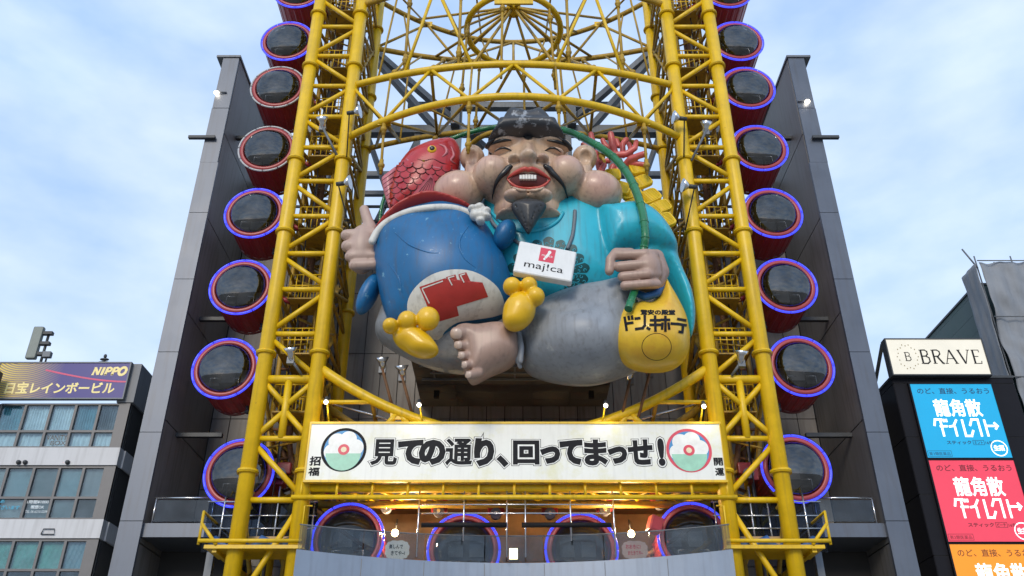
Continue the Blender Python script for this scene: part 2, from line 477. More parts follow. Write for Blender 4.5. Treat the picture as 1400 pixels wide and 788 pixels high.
# higher side returns of the rear wall next to the wings
for s in (-1, 1):
    panel_wall('rear_wall_return', [(s * 12.0, YB, ZZ(248, YB)), (s * (XI - 0.02), YB, ZZ(248, YB)), (s * (XI - 0.02), YB, ZBW + 0.02), (s * 12.0, YB, ZBW + 0.02)], 2, 2, [M['panel'], M['panel2']], bld, 0.03)
# rooftop steel frame
def beam(x0, y0, z0, x1, y1, z1, w, m=None, nm='roof_beam'):
    a, b = Vector((x0, y0, z0)), Vector((x1, y1, z1))
    t = (b - a).normalized(); sd = t.cross(Vector((0, 0, 1)))
    sd = sd.normalized() if sd.length > 0.05 else Vector((1, 0, 0))
    u = sd.cross(t)
    q = [a + sd * w / 2 + u * w / 2, a - sd * w / 2 + u * w / 2, a - sd * w / 2 - u * w / 2, a + sd * w / 2 - u * w / 2]
    return MB().hexa(q, b - a).build(nm, m or M['steel'], bld)
YR = 40.0
zt1, zt2 = ZZ(146, YR), ZZ(180, YR)
beam(XX(558, 146, YR), YR, zt1, XX(848, 146, YR), YR, zt1, 0.42)
beam(-12.4, YR, zt2, 12.4, YR, zt2, 0.55)
beam(-9, YR + 3, zt2 - 0.9, 9, YR + 3, zt2 - 0.9, 0.35)
beam(-9, YR + 3, zt2 - 2.3, 9, YR + 3, zt2 - 2.3, 0.28)
for x in (-8.6, -5.6, -3.2, 0.4, 3.2, 5.6, 8.6):
    beam(x, YR, ZBW, x, YR, zt2 if abs(x) > 5 else zt1, 0.34, nm='roof_post')
for s in (-1, 1):
    beam(s * 8.8, YR - 2.2, ZZ(64, YR - 2.2), s * 4.3, YR, zt2 - 0.1, 0.36, nm='roof_diagonal')
    beam(s * 8.5, YR - 2.2, ZZ(64, YR - 2.2), s * 1.7, YR + 1, zt2 - 0.4, 0.36, nm='roof_diagonal')
    beam(s * 8.6, YR, zt2 - 0.1, s * 5.0, YR + 2, ZBW, 0.24, nm='roof_diagonal')
    beam(s * 5.4, YR, zt2 - 0.1, s * 9.5, YR + 2, ZBW, 0.24, nm='roof_diagonal')
    beam(s * 9.8, YR, zt2 - 0.1, s * 12.6, YR + 2, ZBW, 0.22, nm='roof_diagonal')
    for k in range(5):
        z = ZBW + 0.7 + k * 0.75
        beam(s * 5.2, YR - 1.0 + 0.3 * (k % 2), z, s * 12.6, YR - 1.0 + 0.3 * (k % 2), z, 0.12, M['steel_dark'], 'roof_rail')
    for k in range(7):
        beam(s * (6.0 + k), YR - 1.2, ZBW, s * (6.0 + k), YR - 1.2, ZBW + 3.6, 0.09, M['steel_dark'], 'roof_rail')
    beam(s * 3.4, YR - 0.5, zt2, s * 3.4, YR - 0.5, zt1, 0.5, nm='roof_post')

# box under the statue
zb = ZZ(556, YB)
bx = thing('statue_plinth', 'dark panelled box bracket jutting from the grey wall to carry the statue', 'bracket', (0, 33, zb))
xa, xb = -4.1, 4.05
MB().box((xa + 0.02, 31.6, zb + 0.05), (xb - 0.02, YB, zb + 1.3)).build('body', M['soffit'], bx)
mb = MB()
for i in range(5):
    for j in range(6):
        u = (xb - xa) / 5; v = (YB - 31.6) / 6
        mb.box((xa + i * u + 0.015, 31.6 + j * v + 0.015, zb), (xa + (i + 1) * u - 0.015, 31.6 + (j + 1) * v - 0.015, zb + 0.048))
mb.build('underside', M['soffit'], bx)
for j in range(3):
    y = 31.9 + j * 0.65
    MB().box((xa + 0.3 + 0.4 * (j % 2), y, zb - 0.14), (xb - 0.4, y + 0.07, zb - 0.07)).build('conduit', M['steel'], bx)
for x in (-3.3, -1.9, 0, 1.9, 3.2):
    MB().box((x, 31.7, zb - 0.07), (x + 0.07, 33.4, zb - 0.005)).build('conduit', M['steel'], bx)
for s in (-1, 1):
    MB().box((s * 3.3 - 0.11, 34.6, zb - 0.3), (s * 3.3 + 0.11, 34.8, zb - 0.001)).build('speaker_box', M['black'], bx)

# side ledges with railing and lower recess
for s in (-1, 1):
    nm = 'billboard building' if s < 0 else 'pharmacy sign tower'
    z1, z0 = ZZ(715, YF), ZZ(734, YF)
    MB().box((s * (XI - 0.01), YF + 0.05, z0), (s * 10.85, YB - 0.01, z1)).build('ledge', M['alu'], bld)
    MB().box((s * 10.95, YF + 0.3, 0), (s * 10.7, YF + 0.55, z0)).build('ledge_post', M['steel'], bld)
    MB().box((s * (XI - 0.01), YF + 2.2, 0), (s * 10.7, YF + 2.4, z0 - 0.002)).build('recess_wall', M['dark'], bld)
    rl = thing('ledge_railing', 'metal railing with glass panels on the ledge beside the ' + nm, 'railing', (s * 12.1, YF, z1))
    zr = z1 + 0.95
    MB().tube([(s * (XI - 0.2), YF + 0.15, zr), (s * 10.85, YF + 0.15, zr)], 0.035).build('handrail', M['chrome'], rl)
    for x in (XI - 0.25, 10.95):
        MB().tube([(s * x, YF + 0.15, z1), (s * x, YF + 0.15, zr)], 0.03).build('post', M['chrome'], rl)
    MB().box((s * (XI - 0.3), YF + 0.14, z1 + 0.08), (s * 11.0, YF + 0.16, zr - 0.08)).build('glass_panel', M['balglass'], rl)

# wing-top lamps and tube light
for s, (px, py) in ((-1, (296, 127)), (1, (1104, 139))):
    p = P(px, py, YF - 0.2)
    t = thing('wall_lamp', 'small lit lamp on a bracket near the top of the ' + ('billboard' if s < 0 else 'pharmacy sign') + ' side wing', 'lamp', p)
    MB().tube([p + Vector((-s * 0.45, 0.05, 0.06)), p + Vector((0, 0, 0.06))], 0.04).build('bracket_arm', M['steel'], t)
    MB().ball(p, (0.11, 0.11, 0.09)).build('bulb', M['coolbulb'], t)
p = P(193, 778, 33.4)
t = thing('tube_lamp', 'lit white tube lamp under the ledge beside the office building', 'lamp', p)
MB().tube([p + Vector((-0.42, 0.1, 0.10)), p + Vector((0.42, -0.1, -0.10))], 0.075).build('tube', M['coolbulb'], t)
MB().box(p + Vector((-0.5, 0.02, 0.12)), p + Vector((0.5, 0.12, 0.2))).build('housing', M['white'], t)
p = P(1222, 775, 33.4)
t = thing('tube_lamp', 'unlit grey tube lamp under the ledge beside the pharmacy sign tower', 'lamp', p)
MB().tube([p + Vector((-0.42, 0.1, -0.12)), p + Vector((0.42, -0.1, 0.12))], 0.07).build('tube', M['led_off'], t)

# ================================================================== YELLOW TOWERS
YFT, YRT = 30.0, 34.0
XIN, XOU = 7.35, 9.375
RC = 0.29
ZTOP = 46.0
lev = [ZZ(y, YFT) for y in (788, 684, 600, 519, 457, 396, 347, 296, 248, 202, 160, 118, 77, 37)]
lev[0] = 6.3
while lev[-1] < ZTOP - 2: lev.append(lev[-1] + 1.95)
flz = [ZZ(y, YFT) for y in (646, 484, 318, 220, 92)] + [34.0, 38.8, 43.5]
def tower(s):
    side = 'billboard office building' if s < 0 else 'pharmacy sign tower'
    t = thing('lattice_tower', 'yellow tubular steel lattice tower of the wheel on the side of the ' + side, 'tower', (s * 8.36, 32, 0))
    cols = [(XIN, YFT, RC), (XOU, YFT, RC), (XIN, YRT, RC * 0.9), (XOU, YRT, RC * 0.9)]
    for (x, y, r) in cols:
        mb = MB().tube([(s * x, y, 0), (s * x, y, ZTOP)], r, 20)
        for z in flz:
            z += 0 if y < 32 else -1.6
            mb.tube([(s * x, y, z - 0.07), (s * x, y, z + 0.07)], r + 0.085, 20)
            mb.tube([(s * x, y, z - 0.012), (s * x, y, z + 0.012)], r + 0.10, 20)
        mb.build('column', M['yellow'], t)
    # front face ladder
    for i, z in enumerate(lev):
        if i == 3:
            pipe('crossbar', (s * XIN, YFT, z), (s * XOU, YFT, z), 0.16, M['yellow'], t)
        else:
            pipe('crossbar', (s * XIN, YFT, z), (s * XOU, YFT, z), 0.105, M['yellow'], t)
    for i in range(len(lev) - 1):
        za, zb_ = lev[i], lev[i + 1]
        if i == 2:      # K-braced bay with a central post
            zm = (za + zb_) / 2; xm = (XIN + XOU) / 2
            pipe('post', (s * xm, YFT, za), (s * xm, YFT, zb_), 0.14, M['yellow'], t)
            for x in (XIN, XOU):
                pipe('brace', (s * x, YFT, za), (s * xm, YFT, zm - 0.1), 0.11, M['yellow'], t)
                pipe('brace', (s * x, YFT, zb_), (s * xm, YFT, zm + 0.1), 0.11, M['yellow'], t)
        else:
            a, b = (XIN, XOU) if i % 2 else (XOU, XIN)
            pipe('brace', (s * a, YFT, za + 0.1), (s * b, YFT, zb_ - 0.12), 0.105, M['yellow'], t)
            x, z = s * b, zb_ - 0.2
            MB().box((x - 0.22 * s * (1 if b == XOU else -1), YFT - 0.03, z - 0.22), (x, YFT + 0.03, z + 0.2)).build('gusset', M['yellow'], t)
    # side faces and rear face
    for i in range(len(lev) - 1):
        za, zb_ = lev[i], lev[i + 1]
        for x in (XIN, XOU):
            pipe('side_brace', (s * x, YFT if i % 2 else YRT, za), (s * x, YRT if i % 2 else YFT, zb_), 0.085, M['yellow_dirty'], t, 8)
            pipe('side_bar', (s * x, YFT, za), (s * x, YRT, za), 0.075, M['yellow_dirty'], t, 8)
        a, b = (XIN, XOU) if i % 2 == 0 else (XOU, XIN)
        pipe('rear_brace', (s * a, YRT, za), (s * b, YRT, zb_), 0.08, M['yellow_dirty'], t, 8)
        zm = (za + zb_) / 2
        for x in (XIN, XOU):
            pipe('side_brace', (s * x, YRT if i % 2 else YFT, za), (s * x, 32.0, zm), 0.055, M['yellow_dirty'], t, 6)
        if i < 22: pipe('inner_brace', (s * XIN, 32, zm), (s * XOU, 32, zb_), 0.06, M['yellow_dirty'], t, 6)
        pipe('rear_bar', (s * XIN, YRT, za), (s * XOU, YRT, za), 0.08, M['yellow_dirty'], t, 8)
    return t
tow = [tower(-1), tower(1)]

# inner maintenance stairs and landings, one set per tower
def landings(s):
    side = 'billboard office building' if s < 0 else 'pharmacy sign tower'
    t = thing('maintenance_stair', 'yellow landings with railings stacked inside the lattice tower by the ' + side, 'stairway', (s * 8.36, 32, 0))
    zs = [ZZ(y, 30.8) for y in (566, 507, 412, 382, 317, 243, 188, 150, 98, 60, 20)]
    z = zs[0]; k = 0
    zs = []
    for y in (566, 487, 412, 317, 218, 165, 98, 20): zs.append(ZZ(y, 30.8))
    for k, z in enumerate(zs):
        x0, x1 = (7.75, 9.0)
        mb = MB().box((s * x0, 30.5, z - 0.06), (s * x1, 32.4 if k % 2 else 31.9, z))
        pl = mb.build('landing', M['yellow_dirty'], t)
        y1 = 32.4 if k % 2 else 31.9
        rb = MB()
        for (a, b) in (((x0, 30.5), (x1, 30.5)), ((x0, 30.5), (x0, y1)), ((x0, y1), (x1, y1))):
            for h in (0.55, 1.05): rb.tube([(s * a[0], a[1], z + h), (s * b[0], b[1], z + h)], 0.03, 6)
            n = 5
            for q in range(n + 1):
                xx, yy = a[0] + (b[0] - a[0]) * q / n, a[1] + (b[1] - a[1]) * q / n
                rb.tube([(s * xx, yy, z), (s * xx, yy, z + 1.05)], 0.022, 6)
        rb.build('railing', M['yellow'], pl)
        if k < len(zs) - 1:
            # ladder between landings
            lb = MB()
            xx, yy = 8.0 + 0.5 * (k % 2), 32.9
            for dx in (0, 0.4): lb.tube([(s * (xx + dx), yy, z), (s * (xx + dx), yy, zs[k + 1] + 0.5)], 0.035, 6)
            zz = z
            while zz < zs[k + 1]: lb.tube([(s * xx, yy, zz), (s * (xx + 0.4), yy, zz)], 0.02, 6); zz += 0.33
            lb.build('ladder', M['yellow_dirty'], t)
        # slanting stair plate on the inner side
        MB().hexa([(s * 7.45, 31.0, z), (s * 7.45, 33.4, z + 2.2), (s * 8.0, 33.4, z + 2.2), (s * 8.0, 31.0, z)], (0, 0, 0.08)).build('stair_flight', M['yellow_dirty'], t)
landings(-1); landings(1)

# service pipes and cables running up inside the towers
for s in (-1, 1):
    nb = 'billboard office building' if s < 0 else 'pharmacy sign tower'
    t = thing('service_pipes', 'thin pipes and black cables running up inside the tower by the ' + nb, 'pipes', (s * 8.3, 32.5, 0))
    for x, y, r, m in ((7.8, 33.2, 0.06, 'yellow_dirty'), (8.05, 31.4, 0.045, 'yellow_dirty'), (8.55, 33.4, 0.07, 'yellow_dirty'), (8.95, 32.2, 0.05, 'steel'), (9.15, 33.0, 0.06, 'rust'), (8.3, 32.2, 0.05, 'yellow_dirty')):
        MB().tube([(s * x, y, 0), (s * x, y, ZTOP)], r, 8).build('pipe', M[m], t)
    for x, y in ((7.62, 30.5), (8.7, 31.0), (7.5, 33.0)):
        MB().tube([(s * (x + 0.06 * math.sin(k * 1.1)), y + 0.05 * math.cos(k * 0.9), ZTOP * k / 40) for k in range(41)], 0.028, 6).build('cable', M['black'], t)
    for k in range(16):
        z = 10 + 2.1 * k
        MB().tube([(s * 7.5, 32.0, z), (s * 9.3, 33.3, z + 1.5)], 0.05, 6).build('strut', M['yellow_dirty'], t)
        MB().tube([(s * 9.2, 31.2, z + 0.6), (s * 7.6, 33.6, z + 2.0)], 0.045, 6).build('strut', M['yellow_dirty'], t)

# the oval rail the gondolas ride on
def oval(off, n=80):
    """inner rail path: straight sides, round bottom; off = inward offset"""
    pts = []
    rx, zc, rz = 9.6 - off, 14.0, 6.6 - off
    pts.append((-rx, ZTOP)); pts.append((-rx, 30)); pts.append((-rx, 20))
    for k in range(33):
        a = PI + PI * k / 32
        pts.append((rx * math.cos(a), zc + rz * math.sin(a)))
    pts.append((rx, 20)); pts.append((rx, 30)); pts.append((rx, ZTOP))
    return pts
rail = thing('wheel_track', 'oval double rail with rusty brown tubes that the gondolas ride on', 'track', (0, 33, 0))
for off, y in ((0, 32.7), (0.8, 32.7), (0.4, 33.6)):
    MB().tube([(x, y, z) for x, z in oval(off)], 0.11, 8).build('rail', M['rust' if off else 'yellow_dirty'], rail)
a_, b_ = oval(0), oval(0.8)
for k in range(3, len(a_) - 3):
    p, q = a_[k], b_[k]
    MB().tube([(p[0], 32.7, p[1]), (q[0], 32.7, q[1])], 0.06, 6).build('tie', M['rust'], rail)
    if k < len(a_) - 4: MB().tube([(a_[k][0], 32.7, a_[k][1]), (b_[k + 1][0], 33.6, b_[k + 1][1] - 0.2)], 0.05, 6).build('tie', M['yellow_dirty'], rail)
for s in (-1, 1):
    z = 15
    while z < ZTOP - 1:
        MB().tube([(s * 9.6, 32.7, z), (s * 8.8, 32.7, z), (s * 9.2, 33.6, z + 0.6)], 0.055, 6).build('tie', M['rust'], rail); z += 1.6

# ================================================================== RING TRUSSES BETWEEN THE TOWERS
tr = thing('ring_truss', 'yellow tubular ring truss with round spoked hub spanning high between the towers', 'truss', (0, 31, 28))
def harc(z, y_end, y_mid, xe=XIN, n=24, dz=0.0):
    out = []
    for k in range(n + 1):
        u = -1 + 2 * k / n
        out.append(Vector((xe * u, y_end + (y_mid - y_end) * (1 - u * u), z + dz * (1 - u * u))))
    return out
zA, zB, zC = ZZ(190, 30), ZZ(118, 30), ZZ(205, 34)
YA = (ZZ(190, 30) - 1.6) / tanphi(132); YBm = (zB - 1.6) / tanphi(88); YC = (zC - 1.6) / tanphi(178)
A = harc(zA, 30.0, YA); B = harc(zB, 30.0, YBm); C_ = harc(zC, 34.0, YC)
zD, zE = ZZ(66, 34), ZZ(2, 34)
D = harc(zD, 34.0, (zD - 1.6) / tanphi(86)); E_ = harc(zE, 34.0, (zE - 1.6) / tanphi(58))
zG = ZZ(8, 30); G = harc(zG, 30.0, 28.4)
for ch, r in ((A, 0.16), (B, 0.16), (C_, 0.13), (D, 0.14), (E_, 0.14), (G, 0.15)):
    MB().tube(ch, r, 12).build('chord', M['yellow'] if r > 0.15 else M['yellow_dirty'], tr)
def web(a, b, r=0.075, knob=False, m='yellow'):
    mb = MB().tube([a, b], r, 8)
    if knob:
        c = a.lerp(b, 0.16); d = b.lerp(a, 0.16); t = (b - a).normalized()
        for q in (c, d):
            mb.ball(q, 0.15, 8); mb.tube([q - t * 0.28, q + t * 0.28], r * 1.5, 8)
    return mb.build('web_member', M[m], tr)
def plate(c, w=0.3): return MB().box(c - Vector((w, 0.05, w * 0.6)), c + Vector((w, 0.05, w * 0.6))).build('node_plate', M['yellow'], tr)
NA = [3, 9, 15, 21]; NB = [6, 12, 18]
for i in NA: plate(A[i] + Vector((0, 0.1, 0)), 0.28)
for i in NB: plate(B[i] + Vector((0, 0.1, -0.05)), 0.3)
seq = [(B[0], A[3]), (A[3], B[6]), (B[6], A[9]), (A[9], B[12]), (B[12], A[15]), (A[15], B[18]), (B[18], A[21]), (A[21], B[24])]
for a, b in seq: web(a, b, 0.075)
seq = [(A[3], C_[6]), (C_[6], A[9]), (A[9], C_[12]), (C_[12], A[15]), (A[15], C_[18]), (C_[18], A[21]), (A[3], C_[1]), (A[21], C_[23]), (B[0], C_[3]), (B[24], C_[21]), (C_[3], A[3]), (A[21], C_[21]), (B[12], C_[9]), (B[12], C_[15]), (B[6], C_[6]), (B[18], C_[18])]
for a, b in seq: web(a, b, 0.075, m='yellow_dirty')
# droppers below and above with turnbuckle knobs
for i in (3, 6, 9, 12, 15, 18, 21):
    web(A[i] - Vector((0, -0.3, 2.6)), C_[i] if i % 6 == 0 else A[i], 0.06, True, 'yellow_dirty')
    web(B[i], D[i], 0.06, True, 'yellow_dirty')
seq = [(D[0], E_[4]), (E_[4], D[7]), (D[7], E_[12]), (E_[12], D[17]), (D[17], E_[20]), (E_[20], D[24]), (D[7], E_[7]), (D[17], E_[17]), (D[12], E_[12])]
for a, b in seq: web(a, b, 0.075, m='yellow_dirty')
for i in (7, 17, 4, 20): plate((D if i in (7, 17) else E_)[i], 0.3)
seq = [(B[0], D[0]), (B[24], D[24]), (B[6], D[7]), (B[18], D[17]), (G[0], E_[0]), (G[24], E_[24]), (G[6], E_[7]), (G[18], E_[17])]
for a, b in seq: web(a, b, 0.08, m='yellow_dirty')
for i in (4, 8, 16, 20): web(G[i], B[i], 0.07, True, 'yellow_dirty')
for a, b in ((G[6], B[4]), (G[18], B[20]), (G[6], B[9]), (G[18], B[15])): web(a, b, 0.08)
# finer secondary bracing
seq = [(A[3], B[3]), (A[9], B[9]), (A[15], B[15]), (A[21], B[21]), (C_[3], D[3]), (C_[21], D[21]), (C_[6], D[7]), (C_[18], D[17]), (B[3], D[4]), (B[21], D[20]), (B[9], D[10]), (B[15], D[14]),
       (E_[2], D[3]), (E_[22], D[21]), (E_[9], D[10]), (E_[15], D[14]), (G[3], E_[4]), (G[21], E_[20]), (G[9], E_[9]), (G[15], E_[15]), (G[3], B[2]), (G[21], B[22]), (C_[9], A[6]), (C_[15], A[18])]
for a, b in seq: web(a, b, 0.05, m='yellow_dirty')
# round hub ring with spokes
zR = ZZ(43, 31.0); Rr = 64 * S(43, 31.0)
hub = Vector((0, 31.6, ZZ(10, 31.6)))
circ = [Vector((Rr * math.cos(2 * PI * k / 48), 31.0 + Rr * math.sin(2 * PI * k / 48), zR)) for k in range(49)]
MB().tube(circ, 0.15, 12, caps=False).build('hub_ring', M['yellow'], tr)
MB().tube([hub - Vector((0, 0, 0.4)), hub + Vector((0, 0, 0.6))], 0.36, 16).build('hub', M['yellow'], tr)
for k in range(8):
    a = 2 * PI * (k + 0.5) / 8
    web(hub, Vector((Rr * math.cos(a), 31 + Rr * math.sin(a), zR)), 0.075, m='yellow_dirty')
for i in (9, 15, 7, 17, 5, 19): web(hub, (B if i in (9, 15) else D)[i], 0.075, m='yellow_dirty')
for i in (3, 6, 18, 21): web(hub, E_[i], 0.07, m='yellow_dirty')
plate(Vector((0, 31 - Rr, zR - 0.12)), 0.9)
for k in range(6):
    a = 2 * PI * k / 6 + 0.3
    p = Vector((Rr * math.cos(a), 31 + Rr * math.sin(a), zR)); web(p, Vector((p.x * 1.1, p.y, zR - 5.2)), 0.06, True, 'yellow_dirty')
lowc = [Vector((Rr * 0.9 * math.cos(2 * PI * k / 40), 32.2 + Rr * 0.7 * math.sin(2 * PI * k / 40), zA + 1.0)) for k in range(41)]
MB().tube(lowc, 0.12, 10, caps=False).build('hub_ring', M['yellow_dirty'], tr)

# lower sweep that carries the banner
lt = thing('banner_truss', 'yellow curved tube truss sweeping down behind the white banner between the towers', 'truss', (0, 30, 11))
def lowarc(dz, y):
    za_, zm = ZZ(502, 30) + dz, ZZ(598, 30) + dz
    return [Vector((XIN * u, y, zm + (za_ - zm) * abs(u) ** 1.9)) for u in [-1 + k / 14 for k in range(29)]]
LA = lowarc(0, 30.0); LB = lowarc(-0.6, 32.6)
MB().tube(LA, 0.19, 14).build('chord', M['yellow'], lt); MB().tube(LB, 0.15, 10).build('chord', M['yellow_dirty'], lt)
for k in range(0, 29, 4): MB().tube([LA[k], LB[k]], 0.08, 8).build('web_member', M['yellow_dirty'], lt)
zl = ZZ(662, 30)
for y, z, r, m in ((30.0, ZZ(668, 30), 0.15, 'yellow'), (29.7, ZZ(680, 29.7), 0.085, 'yellow'), (32.5, zl, 0.15, 'yellow_dirty'), (31.3, ZZ(690, 31.3), 0.12, 'yellow_dirty')):
    MB().tube([(-XIN - (0.3 if y < 29.9 else 0), y, z), (XIN + (0.3 if y < 29.9 else 0), y, z)], r, 12).build('chord', M[m], lt)
for k in range(13):
    x = -XIN + 2 * XIN * k / 12; x2 = -XIN + 2 * XIN * min(k + 1, 12) / 12
    MB().tube([(x, 30, ZZ(668, 30)), (x2, 32.5, zl)], 0.07, 8).build('web_member', M['yellow'], lt)
    MB().tube([(x2, 30, ZZ(668, 30)), (x, 32.5, zl)], 0.06, 8).build('web_member', M['yellow_dirty'], lt)
    MB().tube([(x, 32.5, zl), (x2, 31.3, ZZ(690, 31.3))], 0.06, 8).build('web_member', M['yellow_dirty'], lt)
    MB().tube([(x, 29.7, ZZ(680, 29.7)), (x, 29.75, ZZ(655, 29.75))], 0.05, 8).build('hanger', M['yellow'], lt)
for s in (-1, 1):
    c = Vector((s * XIN * 0.62, 30, LA[0].z)); k = 22 if s > 0 else 6
    n = LA[k]
    MB().tube([(s * XIN, 30, ZZ(550, 30)), (s * XIN * 0.66, 30, ZZ(550, 30))], 0.085, 8).build('web_member', M['yellow'], lt)
    for dx in (-0.45, 0.5): MB().tube([n, (n.x + s * dx, 30, ZZ(585, 30))], 0.12, 8).build('web_member', M['yellow'], lt)
    MB().box((n.x - 0.3, 29.92, n.z - 0.3), (n.x + 0.3, 29.98, n.z + 0.05)).build('node_plate', M['yellow'], lt)
    MB().tube([(s * XIN, 31, ZZ(548, 31)), (s * 3.6, 31, ZZ(585, 31))], 0.05, 8).build('cable_tray', M['chrome'], lt)

# ================================================================== GONDOLAS
def make_gondola():
    t = thing('gondola', '', 'gondola', (0, 0, 0))
    Z0 = Vector((0, 0, 0))
    rib = lambda a: 1.0 + 0.022 * (1 if math.sin(a * 22) > 0.2 else 0)
    MB().lathe(Z0, [(1.17, 0.06), (1.2, 0.2)], 88).lathe(Z0, [(1.17, 0.2), (1.17, 1.75)], 176, rfun=rib, sm=False).lathe(Z0, [(1.2, 1.72), (1.2, 1.92), (1.08, 2.0)], 64).build('drum', M['red'], t)
    MB().lathe(Z0, [(1.03, 0.05), (1.03, -0.06), (1.06, -0.09), (1.19, -0.06), (1.2, 0.08)], 64).build('rim', M['red_rim'], t)
    mb = MB()
    for k in range(12):
        a0, a1 = 2 * PI * k / 12 + 0.012, 2 * PI * (k + 1) / 12 - 0.012
        mb.tube([(1.25 * math.cos(a0 + (a1 - a0) * q / 6), -0.04, 1.25 * math.sin(a0 + (a1 - a0) * q / 6)) for q in range(7)], 0.046, 8)
    mb.build('light_tube', M['led'], t)
    prof = [(1.03 * math.sin(a), 0.42 - 0.78 * math.cos(a)) for a in [R(96) * k / 14 * 0.62 for k in range(15)]]
    prof = [(1.03 * k / 14, -0.50 * math.sqrt(max(0, 1 - (k / 14) ** 2)) - 0.0) for k in range(15)]
    prof[0] = (0.001, prof[0][1])
    MB().lathe(Z0, prof, 48).build('dome', M['dome'], t)
    inn = MB().lathe(Z0, [(1.02, 0.1), (1.02, 1.7), (0.001, 1.72)], 48).build('cabin', M['cabin'], t)
    for s in (-1, 1):
        w = MB().box((s * 0.12, 1.62, 0.12), (s * 0.66, 1.66, 0.68)).build('window', M['cabin_win'], inn)
        bevel(w, 0.12, 3)
    w = MB().box((-0.38, 1.6, -0.75), (0.38, 1.66, -0.1)).build('door_panel', M['cabin_door'], inn); bevel(w, 0.05)
    for s in (-1, 1):
        w = MB().box((s * 0.25, 0.35, -0.62), (s * 0.85, 1.5, -0.42)).build('seat', M['seat'], inn); bevel(w, 0.05)
        MB().tube([(s * 0.55, 0.15, -0.8), (s * 0.55, 0.15, -0.35), (s * 0.2, 0.15, -0.35)], 0.025, 6).build('grab_rail', M['chrome'], inn)
    return t
def wedge(s, t, c):
    """bracket box and wheel on the tower side of a gondola"""
    b = MB().box((s * -1.45, 0.75, -0.18), (s * -1.12, 1.35, 0.45)).build('bracket_box', M['red_rim'], t); bevel(b, 0.04)
    MB().tube([(s * -1.3, 1.05, 0.1), (s * -1.9, 1.2, -0.1)], 0.11, 8).build('bracket_arm', M['red'], t)
    MB().tube([(s * -0.75, 1.0, -1.15), (s * -0.8, 1.0, -1.35)], 0.06, 8).ball((s * -0.8, 1.0, -1.38), 0.11).build('guide_wheel', M['steel_dark'], t)
proto = {}
for s in (-1, 1):
    g_ = make_gondola(); wedge(s, g_, None); proto[s] = g_
bp_ = make_gondola(); proto[0] = bp_
YG = 31.0
posL = [(408, -13), (393, 57), (380, 120), (365, 204), (348, 292), (329.5, 393), (308, 504), (327, 647)]
posR = [(994, -13), (1008, 57), (1022, 121), (1038, 203), (1056, 292), (1074, 391), (1095, 501), (1088, 641)]
posB = [(475.5, 738), (634, 752), (795, 752), (948.5, 737)]
ordn = ['topmost', 'second', 'third', 'fourth', 'fifth', 'sixth', 'seventh', 'lowest']
used = set()
def put(s, px, py, label, lit=True):
    p = P(px, py, YG)
    if s not in used: o = proto[s]; used.add(s)
    else: o = copy_tree(proto[s])
    o.location = p; o['label'] = label; o['group'] = 'gondolas of the ferris wheel'
    if not lit:
        for c in o.children:
            if c.name.startswith('light_tube'):
                c.data = c.data.copy(); c.data.materials.clear(); c.data.materials.append(M['led_off'])
for s, ps in ((-1, posL), (1, posR)):
    for i, (px, py) in enumerate(ps):
        lit = not (s < 0 and i in (2, 3))
        nb = 'billboard' if s < 0 else 'pharmacy sign'
        put(s, px, py, f'{ordn[i]} red gondola down the {nb} side of the wheel, with {"blue lit" if lit else "unlit grey"} rim', lit)
bl = ['round gondola under the banner beside the cloud shaped notice, next to the billboard side tower', 'gondola under the banner with warm lamp light showing through its dome',
      'gondola under the banner between the green roofed booth and the pink notice', 'gondola under the banner next to the tower on the pharmacy sign side']
for q in proto[0].children_recursive:
    if q.name.startswith('dome'): q.data.materials.clear(); q.data.materials.append(M['dome_lit'])
    if q.name.startswith('cabin'): q.data.materials.clear(); q.data.materials.append(M['cabin_lit'])
for i, (px, py) in enumerate(posB): put(0, px, py, bl[i])

# trolley wheels on the lower rail
for i, (px, py) in enumerate(((452, 686), (528, 695), (600, 700), (678, 703), (752, 703), (827, 698), (902, 690), (384, 648), (1023, 648))):
    p = P(px, py, 31.6)
    nb = ['nearest the left banner corner', 'above the cloud shaped notice', 'above the second banner gondola', 'right of the second banner gondola', 'left of the third banner gondola',
          'above the pink notice', 'above the last banner gondola', 'inside the billboard side tower', 'inside the pharmacy side tower'][i]
    t = thing('rail_trolley', 'red bracket with grey wheel on the rail ' + nb, 'trolley', p, 'trolleys on the lower rail')
    MB().tube([p + Vector((0, -0.12, 0)), p + Vector((0, 0.12, 0))], 0.2, 16).build('wheel', M['steel'], t)
    MB().tube([p + Vector((0, -0.16, 0)), p + Vector((0, 0.16, 0))], 0.07, 10).build('axle', M['chrome'], t)
    w = MB().box(p + Vector((-0.3, 0.14, 0.05)), p + Vector((0.3, 0.4, 0.5))).build('bracket', M['red'], t); bevel(w, 0.05)

# ================================================================== BANNER
YBN = 29.55
zt_, zb_ = ZZ(580, YBN), ZZ(656.5, YBN)
xl, xr = -7.22, 7.30
q = [Vector((xl, YBN, zt_)), Vector((xr, YBN, zt_)), Vector((xr, YBN, zb_)), Vector((xl, YBN, zb_))]
bn = thing('banner_sign', 'long white banner sign with black Japanese slogan between the yellow towers', 'banner', (0, YBN, zb_))
MB().box((xl, YBN, zb_), (xr, YBN + 0.12, zt_)).build('sheet', M['banner'], bn)
fr = MB()
for (a, b) in (((xl - 0.06, zt_), (xr + 0.06, zt_ + 0.08)), ((xl - 0.06, zb_ - 0.08), (xr + 0.06, zb_)), ((xl - 0.06, zb_), (xl, zt_)), ((xr, zb_), (xr + 0.03, zt_))):
    fr.box((a[0], YBN - 0.03, a[1]), (b[0], YBN + 0.15, b[1]))
fr.build('frame', M['yellow'], bn)
W_ = 985 - 428
def bq(px0, py0, px1, py1):
    return [P(px0, py0, YBN), P(px1, py0, YBN), P(px1, py1, YBN), P(px0, py1, YBN)]
